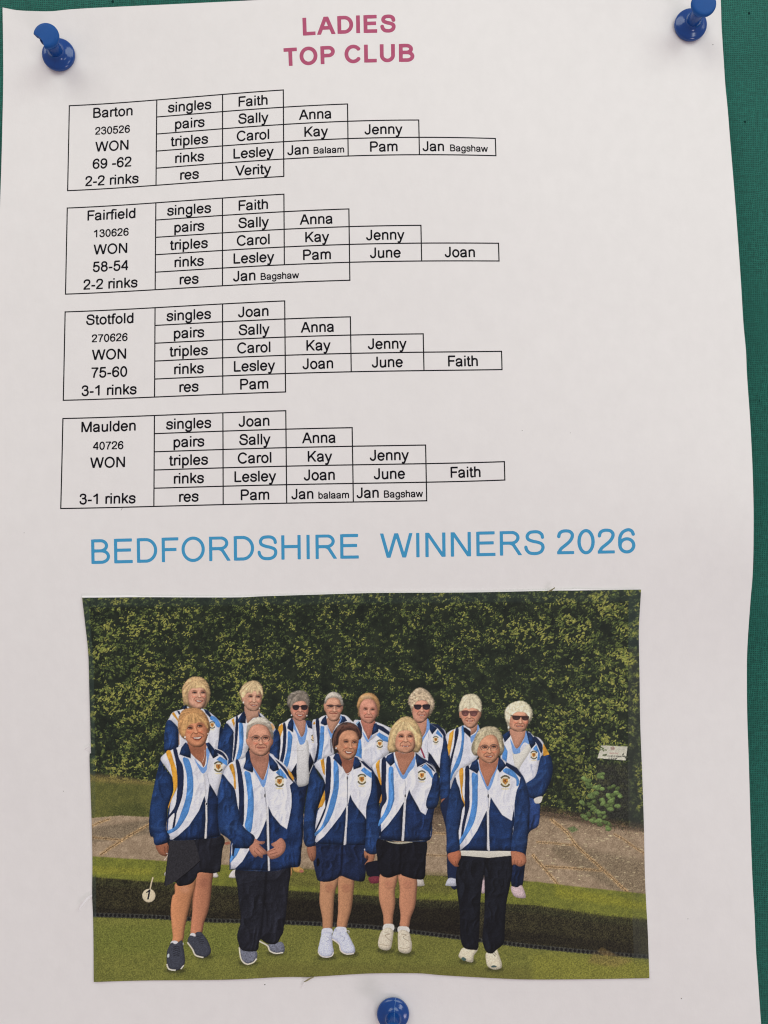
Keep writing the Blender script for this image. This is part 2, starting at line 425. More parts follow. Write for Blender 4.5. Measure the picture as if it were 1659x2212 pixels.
def paint_ground():
    # rough lawn behind the path, left
    tex(D2C([(150, 1672), (260, 1684), (330, 1690), (640, 1700), (640, 1800), (150, 1800)]), (BACK, 'lawn'), (112, 112, 52), (76, 80, 42), soft=3)
    lay(D2C([(150, 1668), (250, 1675), (330, 1688), (340, 1696), (240, 1692), (150, 1684)]), (140, 118, 66), al=0.5, soft=4, nz=0.3)
    lay(D2C([(235, 1742), (300, 1735), (330, 1760), (250, 1770)]), (62, 70, 36), al=0.45, soft=6, nz=0.3)
    # paved path
    path = [(150, 1768), (190, 1768), (260, 1762), (340, 1766), (420, 1770), (900, 1746), (1100, 1747), (1180, 1754), (1260, 1766), (1330, 1781), (1420, 1794), (1420, 1952), (1300, 1932), (1200, 1920), (1120, 1900), (800, 1886), (500, 1872), (340, 1862), (150, 1852)]
    tex(D2C(path), (BACK, 'paving'), (176, 154, 126), (134, 114, 90), scale=(0.4, 0.35, 0.25), soft=1.2)
    lay(D2C([(190, 1790), (330, 1770), (330, 1800), (195, 1822)]), (110, 98, 78), al=0.6, soft=3, nz=0.25)
    lay(D2C([(900, 1700), (980, 1700), (975, 1800), (890, 1800)]), (88, 72, 56), al=0.6, soft=8, nz=0.3)
    lay(D2C([(1150, 1752), (1290, 1772), (1410, 1794), (1410, 1806), (1240, 1806), (1150, 1790)]), (126, 106, 82), al=0.35, soft=8, nz=0.3)
    lay(D2C([(1190, 1820), (1400, 1860), (1400, 1935), (1330, 1925), (1200, 1850)]), (104, 92, 70), al=0.5, soft=8, nz=0.3)
    def joint(pts, w, wide=(190, 154, 104), al=0.75):
        q = spline(D2C(pts), 8, False)
        q = q + np.random.default_rng(3).normal(0, 0.35, q.shape)
        lay(ribbon(q, w * 5.5 * PK), wide, al=al * 0.75, soft=2.6, nz=0.35)
        lay(ribbon(q, w * 2.6 * PK), wide, al=al, soft=1.0, nz=0.35)
        lay(ribbon(q, w * PK), (70, 54, 38), al=0.85, soft=0.6, nz=0.4)
    joint([(216, 1848), (240, 1831), (265, 1815), (287, 1801), (320, 1783), (345, 1770)], 1.3)
    joint([(198, 1785), (215, 1777), (238, 1769)], 1.0)
    joint([(199, 1809), (232, 1812), (264, 1815)], 1.2, al=0.5)
    joint([(1189, 1769), (1223, 1797), (1244, 1825), (1270, 1850), (1302, 1878), (1337, 1911), (1357, 1928)], 1.5)
    joint([(1158, 1819), (1200, 1822), (1240, 1826)], 1.0, al=0.6)
    joint([(1178, 1872), (1239, 1876), (1300, 1881)], 1.1, al=0.7)
    joint([(1150, 1846), (1177, 1877), (1206, 1912)], 1.3)
    joint([(1326, 1802), (1345, 1812), (1366, 1827), (1396, 1846)], 1.0, al=0.6)
    joint([(905, 1797), (940, 1800), (985, 1803)], 1.0, al=0.55)
    joint([(905, 1846), (985, 1850)], 0.9, al=0.4)
    r = np.random.default_rng(5)
    for i in range(420):
        if i < 330: x, y = r.uniform(1155, 1398), r.uniform(1775, 1935)
        else: x, y = r.uniform(890, 990), r.uniform(1780, 1885)
        if (y - 1775) < (x - 1400) * 0.1 - 5 or y > 1895 + (x - 1150) * 0.17: continue
        s = r.uniform(0.8, 3.2) if r.random() < 0.85 else r.uniform(3, 6)
        lay(ell(*D2C([(x, y)])[0], s * PK, s * 0.3 * PK, 0.08, 8), (202, 188, 146), al=r.uniform(0.3, 0.8), nz=0.2, soft=0.5)
    # soil and leaf litter under the hedge, along the back of the path
    lay(D2C([(880, 1738), (1180, 1742), (1300, 1766), (1420, 1784), (1420, 1800), (1290, 1785), (1170, 1764), (880, 1760)]), (62, 50, 38), al=0.7, soft=4.5, nz=0.5)
    for i in range(160):
        x = r.uniform(1140, 1395); y = 1752 + max(x - 1170, 0) * 0.165 + r.normal(4, 6)
        lay(ell(*D2C([(x, y)])[0], r.uniform(1, 2.6) * PK, r.uniform(.6, 1.3) * PK, r.uniform(-.6, .6), 7), np.array([(96, 74, 50), (70, 80, 44), (48, 42, 34), (140, 114, 80)][r.integers(4)]), al=0.7, soft=0.4)
    # grass bank, ditch, green
    top = [(150, 1848), (200, 1850), (320, 1858), (480, 1868), (700, 1880), (900, 1890), (1060, 1900), (1160, 1905), (1240, 1915), (1317, 1923), (1395, 1931), (1425, 1936)]
    bot = [(1425, 1992), (1364, 1984), (1300, 1979), (1239, 1969), (1160, 1957), (1000, 1948), (900, 1944), (800, 1936), (640, 1926), (500, 1916), (330, 1906), (205, 1896), (150, 1893)]
    tex(D2C(top + bot), (BACK, 'lawn'), (134, 138, 50), (92, 98, 38), soft=1.6)
    lay(D2C([(150, 1868), (330, 1878), (330, 1890), (150, 1888)]), (158, 150, 48), al=0.4, soft=5, nz=0.2)
    lay(D2C([(520, 1870), (980, 1888), (980, 1932), (520, 1910)]), (92, 88, 44), al=0.55, soft=7, nz=0.3)
    lay(D2C([(1200, 1912), (1420, 1955), (1420, 1970), (1200, 1938)]), (150, 146, 40), al=0.45, soft=6, nz=0.2)
    ed = [(150, 1984), (205, 1980), (330, 1984), (460, 1992), (560, 1994), (680, 1999), (800, 2006), (905, 2018), (985, 2028), (1100, 2042), (1160, 2049), (1250, 2058), (1370, 2068), (1425, 2072)]
    dit = [(a, b) for a, b in bot[::-1]] + ed[::-1]
    tex(D2C(dit), (BACK, 'ditch'), (72, 68, 42), (25, 24, 18), scale=(0.7, 0.18, 0.12), soft=1.8)
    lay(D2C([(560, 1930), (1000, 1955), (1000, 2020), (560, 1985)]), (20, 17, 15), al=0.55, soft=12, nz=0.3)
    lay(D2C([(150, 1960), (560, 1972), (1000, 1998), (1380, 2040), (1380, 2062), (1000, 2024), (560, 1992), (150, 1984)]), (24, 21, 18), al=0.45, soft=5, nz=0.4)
    for i in range(900):
        t = np.random.default_rng(1000 + i); k = t.random() * (len(bot) - 1); a_, b_ = bot[int(k)], bot[int(k) + 1]; f_ = k - int(k)
        x = a_[0] + (b_[0] - a_[0]) * f_; y = a_[1] + (b_[1] - a_[1]) * f_ + t.uniform(-3, 4)
        c = np.array((104, 104, 48)) * t.uniform(0.5, 1.15)
        lay(ribbon(D2C([(x, y - 3), (x + t.normal(0, 1.5), y + t.uniform(1, 5))]), 1.3 * PK, 0.5 * PK), c, al=0.7, soft=0.3)
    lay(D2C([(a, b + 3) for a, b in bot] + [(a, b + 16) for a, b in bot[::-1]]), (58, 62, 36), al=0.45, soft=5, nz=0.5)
    # holed edging strip
    edc = spline(D2C(ed), 8, False)
    lay(ribbon(edc + np.array([0, -3.2 * PK]), 9.5 * PK), (62, 64, 60), (BACK, 'edging'), al=0.8, soft=0.8, nz=0.4)
    sseg = np.hypot(*np.diff(edc, axis=0).T); cum = np.concatenate([[0], np.cumsum(sseg)])
    for d in np.arange(8, cum[-1], 9.4 * PK):
        x = np.interp(d, cum, edc[:, 0]); y = np.interp(d, cum, edc[:, 1])
        lay(ell(x, y - 3.0 * PK, 3.2 * PK, 3.6 * PK), (20, 20, 22), al=0.9, soft=0.6)
    low = [(150, 1988)] + [(a, b + 1.5) for a, b in ed] + [(1425, 2140), (150, 2140)]
    tex(D2C(low), (BACK, 'green'), (132, 133, 57), (94, 98, 42), scale=(0.7, 0.15, 0.15), soft=1.3)
    lay(D2C([(150, 1995), (560, 2005), (560, 2060), (150, 2060)]), (104, 116, 44), al=0.35, soft=14, nz=0.25)
    lay(D2C([(560, 2080), (1150, 2090), (1150, 2125), (560, 2125)]), (106, 104, 46), al=0.6, soft=8, nz=0.1)
    lay(D2C([(1150, 2060), (1420, 2080), (1420, 2120), (1150, 2120)]), (136, 134, 48), al=0.55, soft=10, nz=0.2)
    lay(D2C([(1280, 2058), (1330, 2062), (1370, 2075), (1330, 2090), (1270, 2080)]), (126, 104, 62), al=0.5, soft=5, nz=0.3)
    lay(D2C([(1300, 2046), (1330, 2062), (1310, 2066), (1290, 2056)]), (150, 120, 62), al=0.4, soft=2)

def paint_shrub_and_signs():
    r = np.random.default_rng(21)
    # dark trunk zone and leafy shrub at lower right
    lay(D2C([(1290, 1650), (1360, 1650), (1360, 1770), (1285, 1770)]), (46, 46, 42), al=0.75, soft=6, nz=0.5)
    lay(D2C([(1195, 1640), (1260, 1640), (1250, 1735), (1190, 1725)]), (32, 38, 28), al=0.5, soft=9, nz=0.4)
    leaf = [(1272, 1716, 10), (1290, 1724, 9), (1300, 1700, 8), (1280, 1745, 10), (1300, 1755, 9), (1318, 1750, 11), (1330, 1758, 10), (1312, 1770, 10), (1292, 1776, 9),
            (1265, 1790, 9), (1280, 1798, 8), (1296, 1804, 9), (1310, 1812, 9), (1258, 1762, 7), (1325, 1730, 8), (1340, 1745, 7), (1300, 1785, 8), (1278, 1765, 8)]
    for x, y, s in leaf:
        y = y - 25
        for k in range(4):
            xx, yy = x + r.normal(0, s * 0.55), y + r.normal(0, s * 0.5)
            c = rgb((108, 132, 72)) * r.uniform(0.72, 1.12) * 255
            lay(ell(*D2C([(xx, yy)])[0], s * 0.78 * PK, s * 0.5 * PK, r.uniform(-0.6, 1.2), 9), c, (BACK, 'shrub'), al=0.95, nz=0.16, gy=-0.12, rnd=0.25, rr=2.5)
    for i in range(70):
        x, y = r.uniform(1200, 1262), r.uniform(1590, 1725)
        c = rgb((112, 124, 56)) * r.uniform(0.55, 1.1) * 255
        lay(ell(*D2C([(x, y)])[0], r.uniform(2.5, 5) * PK, r.uniform(1.6, 3) * PK, r.uniform(-1, 1), 8), c, al=0.9, nz=0.1, gy=-0.2)
    lay(D2C([(1225, 1789), (1240, 1785), (1250, 1793), (1236, 1799)]), (84, 104, 60), al=0.8, soft=1.5, nz=0.3)
    # white sign in the hedge
    q = D2C([(1299, 1610.5), (1356, 1613), (1352, 1643), (1291, 1638)])
    lay(q, (196, 194, 176), (BACK, 'sign'), nz=0.06, gy=0.05)
    lay(ell(*D2C([(1324, 1617)])[0], 5 * PK, 4.2 * PK), (150, 120, 112), al=0.7, nz=0.3, soft=0.6)
    for i in range(16):
        x, y = (r.uniform(1292, 1310), r.uniform(1612, 1636)) if i < 10 else (r.uniform(1346, 1355), r.uniform(1616, 1642))
        lay(ell(*D2C([(x, y)])[0], 3.2 * PK, 1.6 * PK, r.uniform(-1, 1), 8), (84, 100, 58) if i < 10 else (70, 74, 62), al=0.85, soft=0.4, nz=0.2)
    for txt, x, y, s, c in (('SMOKING', 1316, 1628.6, 4.4, (168, 120, 112)), ('ON THE GREEN', 1305, 1634.6, 4.9, (40, 40, 40)), ('PLEASE', 1314, 1640.6, 4.9, (50, 50, 48))):
        ink_text(txt, x, y, s, c, slope=0.05)
    # round white rink marker with a 1
    lay(ribbon(T2C([(128, 830 + 1659), (108, 900 + 1659), (92, 975 + 1659)]), 4.6 * 1.0), (206, 190, 156), (BACK, 'marker'), nz=0.05)
    lay(spline(T2C(ell(78, 1050 + 1659, 79, 81))), (214, 200, 168), (BACK, 'marker'), nz=0.05, rnd=0.12, rr=3)
    one = [(82, 975), (98, 978), (84, 1060), (76, 1098), (56, 1098), (66, 1050), (74, 1008), (48, 1020), (46, 1006), (66, 994)]
    lay(T2C(np.array(one) + np.array([0, 1659])), (30, 26, 40), nz=0.05)

def ink_text(txt, x, y, size, col, slope=0.0):
    for ch, gx in glyph_run(txt, False):
        if ch == ' ': continue
        f, gx0, gy0, st = glyph_field(ch, False)
        # sample the glyph's stroke field on the canvas
        x0 = (x + gx * size - PX0) * PK; y0 = (y + gx * size * slope - PY0) * PK
        ks = size * PK
        X = np.arange(int(x0 - 1), int(x0 + ks)); Y = np.arange(int(y0 - ks), int(y0 + ks * 0.3))
        XX, YY = np.meshgrid(X, Y)
        u = (XX - x0) / ks; v = -(YY - y0) / ks
        iu = np.clip(((u - gx0) / st).astype(int), 0, f.shape[1] - 1); iv = np.clip(((v - gy0) / st).astype(int), 0, f.shape[0] - 1)
        ok = (u > gx0) & (u < gx0 + st * f.shape[1]) & (v > gy0) & (v < gy0 + st * f.shape[0])
        m = (np.clip(0.5 - f[iv, iu] * ks, 0, 1) * ok * 0.9)[..., None]
        INK[Y[0]:Y[-1] + 1, X[0]:X[-1] + 1] = INK[Y[0]:Y[-1] + 1, X[0]:X[-1] + 1] * (1 - m) + rgb(col) * m

# --- the thirteen women -----------------------------------------------------
WHITE = (216, 218, 228); NAVY = (29, 56, 103); NAVYD = (24, 37, 68); BLUE = (74, 135, 204); SHIRT = (108, 152, 212); ORANGE = (226, 160, 48)
BLACK = (30, 32, 41)

def piece_over_face(s, x, y):
    cx_, cy_ = T2C([(x, y)], s.ox, s.oy)[0]
    n = 4
    sub = REG[int(cy_) - n:int(cy_) + n, int(cx_) - n:int(cx_) + n]
    return bool((sub == REGIONS.get((s.who, 'skin'), -1)).any())

class Pen:
    def __init__(s, who, ox, oy=0):
        s.who, s.ox, s.oy = who, ox, oy
    def __call__(s, piece, pts, col, sm=True, **k):
        p = T2C(pts, s.ox, s.oy)
        if sm: p = spline(p, 5)
        lay(p, col, (s.who, piece) if piece else None, **k)
    def line(s, piece, pts, w, col, w2=None, sm=True, **k):
        p = T2C(pts, s.ox, s.oy)
        if sm and len(p) > 2: p = spline(p, 6, False)
        lay(ribbon(p, w * 0.288, None if w2 is None else w2 * 0.288), col, (s.who, piece) if piece else None, **k)
    def dot(s, piece, x, y, rx, ry, col, a=0.0, **k):
        lay(T2C(ell(x, y, rx, ry, a), s.ox, s.oy), col, (s.who, piece) if piece else None, **k)
    def white(s, pts, **k):
        if s.who >= 9 and len(pts) > 12:
            s('jacket', pts, NAVY, nz=0.05, fold=0.14, rnd=0.3)
            q = np.array(pts, float); lo = q[:, 1] > 1380
            q[lo, 0] += np.sign(np.median(q[:, 0]) - q[lo, 0]) * 16; q[q[:, 1] > 1950, 1] -= 10
            pts = q
        s('jacket', pts, WHITE, nz=0.03, rnd=0.24, rr=9, fold=0.034, **k)
        # soft creases hanging down the cloth
        q = np.array(pts, float); r = np.random.default_rng(s.who * 31 + len(pts))
        if len(pts) > 8:
            for i in range(16):
                x, y = r.uniform(q[:, 0].min(), q[:, 0].max()), r.uniform(q[:, 1].min() + 60, q[:, 1].max())
                a = r.normal(0, 0.35); ln = r.uniform(50, 150)
                s.line(None, [(x, y), (x + a * ln * .5 + r.normal(0, 8), y + ln * .5), (x + a * ln, y + ln)], r.uniform(8, 22), (150, 158, 182) if r.random() < .75 else (236, 236, 242), 2, al=0.6, soft=1.6, clip=(s.who, 'jacket'))
    def navy(s, pts, col=NAVY, **k):
        k.setdefault('fold', 0.12); k.setdefault('sm', len(pts) > 7)
        s('jacket', pts, col, nz=0.10, rnd=0.45, rr=9, **k)
    def stripe(s, pts, col, **k):
        s('jacket', pts, col, sm=len(pts) > 6, nz=0.05, fold=0.07, rnd=0.12, rr=3, **k)
    def badge(s, x, y, r):
        s.dot(None, x, y, r * .95, r * 1.1, (222, 208, 168), al=0.75, soft=0.5)
        s.line(None, [(x - r * .85, y - r * .55), (x - r * .3, y - r * .95), (x + r * .4, y - r * .92), (x + r * .85, y - r * .5)], r * .34, (92, 88, 66), al=0.95, nz=0.3)
        s.line(None, [(x - r * .85, y + r * .5), (x - r * .3, y + r * 1.0), (x + r * .4, y + r * 1.0), (x + r * .85, y + r * .55)], r * .34, (100, 92, 62), al=0.95, nz=0.3)
        s(None, [(x - r * .5, y - r * .5), (x + r * .5, y - r * .5), (x + r * .5, y + r * .2), (x, y + r * .72), (x - r * .5, y + r * .2)], (186, 128, 52), sm=False, nz=0.25)
        s.dot(None, x, y - r * .05, r * .2, r * .28, (120, 66, 44), al=0.8, soft=0.5)
        s.dot(None, x, y + r * 1.5, r * .8, r * .14, (222, 204, 140), al=0.7, soft=0.5)
    def hair(s, pts, col, c, kind='str', amp=0.5, **k):
        amp *= 0.62
        hc = T2C([c], s.ox, s.oy)[0]
        over = (s.who, 'hair') in REGIONS
        s('hair', pts, col, nz=0.06, rnd=0.0 if over else 0.42, rr=6, soft=1.1 if over else 0.9, hair=(hc[0], hc[1], kind, amp), **k)
        r = np.random.default_rng(int(hc[0] * 7 + len(pts)))
        q = spline(pts, 4)
        for x, y in q[::2]:
            fc = piece_over_face(s, x, y)
            if fc and (not over or y > c[1] + 130 or kind == 'curl'): continue
            dx, dy = x - c[0], y - c[1]; n = np.hypot(dx, dy) + 1e-6; dx, dy = dx / n, dy / n
            if kind == 'curl':
                a = r.uniform(0, 6.28); ln = r.uniform(10, 20)
                e = (math.cos(a) * ln, math.sin(a) * ln)
            else:
                ln = r.uniform(12, 28); b = r.normal(0, 0.35)
                e = ((dx - dy * b) * ln, (dy + dx * b) * ln)
            t0 = r.uniform(-0.75, -0.35)
            if fc: t0 = r.uniform(-0.5, -0.2); e = (e[0] * 0.6, abs(e[1]) * 0.8 + 6)
            cc = np.array(col, float) * r.uniform(0.7, 1.1)
            s.line(None, [(x + e[0] * t0, y + e[1] * t0), (x + e[0] * (t0 + 1), y + e[1] * (t0 + 1))], r.uniform(5, 10), tuple(cc), 2, al=0.6, sm=False, soft=0.5)
    def skin(s, pts, col, **k):
        k.setdefault('rnd', 0.22)
        s('skin', pts, col, nz=0.05, rr=6, **k)
    def face(s, pts, col, eyes, nose, mouth, smile=14, teeth=True, wear=None, brow=(120, 84, 62), open_=10):
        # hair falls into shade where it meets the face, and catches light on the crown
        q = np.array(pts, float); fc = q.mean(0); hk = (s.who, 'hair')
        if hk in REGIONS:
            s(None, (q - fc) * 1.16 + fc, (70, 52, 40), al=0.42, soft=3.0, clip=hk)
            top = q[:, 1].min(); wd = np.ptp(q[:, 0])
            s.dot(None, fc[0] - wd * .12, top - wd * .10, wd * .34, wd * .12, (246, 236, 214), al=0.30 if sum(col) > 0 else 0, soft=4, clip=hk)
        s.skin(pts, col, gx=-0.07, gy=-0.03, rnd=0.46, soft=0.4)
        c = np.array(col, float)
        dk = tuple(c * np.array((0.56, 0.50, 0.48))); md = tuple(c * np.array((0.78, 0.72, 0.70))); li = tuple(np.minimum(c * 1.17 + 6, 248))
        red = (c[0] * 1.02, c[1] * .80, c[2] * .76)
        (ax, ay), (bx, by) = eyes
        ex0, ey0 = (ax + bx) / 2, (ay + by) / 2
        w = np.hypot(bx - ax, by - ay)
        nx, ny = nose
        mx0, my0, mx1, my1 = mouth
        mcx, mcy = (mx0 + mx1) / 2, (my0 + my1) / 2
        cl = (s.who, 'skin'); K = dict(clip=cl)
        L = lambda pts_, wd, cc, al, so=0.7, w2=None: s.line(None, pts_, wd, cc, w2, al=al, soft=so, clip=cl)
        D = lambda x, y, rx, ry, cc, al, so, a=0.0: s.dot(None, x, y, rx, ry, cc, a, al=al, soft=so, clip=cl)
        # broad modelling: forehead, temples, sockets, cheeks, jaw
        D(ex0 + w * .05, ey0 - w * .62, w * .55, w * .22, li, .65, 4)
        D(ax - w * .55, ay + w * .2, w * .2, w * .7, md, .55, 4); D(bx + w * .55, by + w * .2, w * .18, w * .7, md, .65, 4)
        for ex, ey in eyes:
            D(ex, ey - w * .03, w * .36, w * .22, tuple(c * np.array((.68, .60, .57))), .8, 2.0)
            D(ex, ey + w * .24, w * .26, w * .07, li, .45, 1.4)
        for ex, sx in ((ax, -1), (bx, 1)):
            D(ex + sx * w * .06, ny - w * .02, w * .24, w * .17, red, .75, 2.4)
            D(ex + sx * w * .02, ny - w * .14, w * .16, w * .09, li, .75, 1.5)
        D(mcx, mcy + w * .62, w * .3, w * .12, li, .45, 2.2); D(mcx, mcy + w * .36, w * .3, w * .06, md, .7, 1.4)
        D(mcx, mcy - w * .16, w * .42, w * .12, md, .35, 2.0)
        # nose
        L([(ex0 + w * .1, ey0), (nx + w * .17, ny - w * .02)], w * .12, md, .8, 1.0)
        L([(ex0 - w * .04, ey0 - w * .05), (nx - w * .02, ny - w * .1)], w * .11, li, .8, .8)
        D(nx - w * .02, ny - w * .01, w * .13, w * .09, li, .85, .9)
        L([(nx - w * .22, ny + w * .07), (nx - w * .08, ny + w * .16), (nx + w * .08, ny + w * .16), (nx + w * .22, ny + w * .06)], w * .09, dk, .85, .6)
        # folds from nose to mouth
        L([(nx - w * .24, ny + w * .04), (mx0 - w * .10, (ny + my0) / 2 + w * .05), (mx0 - w * .10, my0 + w * .08)], w * .085, dk, .72, .8)
        L([(nx + w * .24, ny + w * .04), (mx1 + w * .10, (ny + my1) / 2 + w * .05), (mx1 + w * .10, my1 + w * .08)], w * .085, dk, .78, .8)
        # mouth
        dp = smile * .7 + open_ * 1.1
        if teeth:
            lip = tuple(c * np.array((0.78, 0.58, 0.55)))
            s(None, [(mx0 - 3, my0 - 2), (mcx, mcy - 4), (mx1 + 3, my1 - 2), (mcx + w * .26, mcy + dp + 6), (mcx - w * .26, mcy + dp + 6)], lip, al=.95, nz=0.05, soft=.4)
            s(None, [(mx0 + 8, my0 + 2), (mcx, mcy + 3), (mx1 - 8, my1 + 2), (mcx + w * .2, mcy + dp), (mcx - w * .2, mcy + dp)], (92, 46, 42), al=.9, nz=0.05)
            s(None, [(mx0 + 14, my0 + 3), (mcx, mcy + 5), (mx1 - 14, my1 + 3), (mcx + w * .17, mcy + dp * .72), (mcx - w * .17, mcy + dp * .72)], (222, 205, 190), al=.9, nz=0.05)
        else:
            L([(mx0, my0 - 2), (mcx, mcy + smile * .4 - 2), (mx1, my1 - 2)], w * .13, tuple(c * np.array((0.78, 0.54, 0.52))), .9, .6)
            L([(mx0 - 3, my0), (mcx, mcy + smile * .5), (mx1 + 3, my1)], w * .05, (112, 56, 48), .9, .3)
        # eyes
        if wear != 'sun':
            for ex, ey in eyes:
                L([(ex - w * .24, ey + w * .05), (ex, ey - w * .05), (ex + w * .24, ey + w * .05)], w * .135, (66, 42, 36), .92, .5)
                D(ex, ey + w * .02, w * .10, w * .07, (46, 38, 40), .95, .4)
                D(ex - w * .13, ey + w * .05, w * .05, w * .04, (214, 196, 186), .6, .3)
                L([(ex - w * .2, ey + w * .16), (ex, ey + w * .19), (ex + w * .2, ey + w * .15)], w * .05, dk, .55, .6)
                L([(ex - w * .27, ey - w * .18), (ex, ey - w * .26), (ex + w * .27, ey - w * .18)], w * .075, brow, .75, .7)
        if wear == 'wire':
            for ex, ey in eyes:
                t = ell(ex, ey + w * .06, w * .44, w * .29)
                s.line(None, list(t) + [tuple(t[0])], 9, (96, 76, 68), al=0.85, sm=False)
                L([(ex - w * .3, ey + w * .31), (ex + w * .25, ey + w * .32)], 6, li, .9, .4)
            s.line('glasses', [(ax + w * .42, ay), (bx - w * .42, by)], 7, (120, 96, 84))
            s.line('glasses', [(ax - w * .43, ay - w * .04), (ax - w * .75, ay - w * .08)], 7, (136, 112, 98))
            s.line('glasses', [(bx + w * .43, by - w * .04), (bx + w * .72, by - w * .08)], 7, (136, 112, 98))
        if wear == 'half':
            for ex, ey in eyes:
                s.line('glasses', [(ex - w * .5, ey - w * .14), (ex, ey - w * .1), (ex + w * .46, ey - w * .1)], 12, (58, 44, 48))
                s.line('glasses', [(ex - w * .44, ey), (ex - w * .3, ey + w * .26), (ex + w * .3, ey + w * .26), (ex + w * .43, ey)], 5, (120, 96, 90), al=0.8)

    def shades(s, lenses, col=(42, 34, 38), frame=None, top=None):
        for x, y, rx, ry, a in lenses:
            p = [(x - rx, y - ry * .7), (x, y - ry), (x + rx, y - ry * .75), (x + rx * .82, y + ry * .5), (x + rx * .1, y + ry), (x - rx * .75, y + ry * .6)]
            s('sunglasses', p, col, nz=0.1, gy=0.1)
            s.dot(None, x + rx * .1, y + ry * .3, rx * .5, ry * .35, tuple(np.array(col) * 1.5), al=0.5, soft=1.2)
        (x0, y0, rx0, _, _), (x1, y1, rx1, _, _) = lenses
        s.line('sunglasses', [(x0 + rx0 * .8, y0 - 8), ((x0 + x1) / 2, y0 - 12), (x1 - rx1 * .8, y1 - 8)], 9, col)
        if top: s.line('sunglasses', top, 9, col)

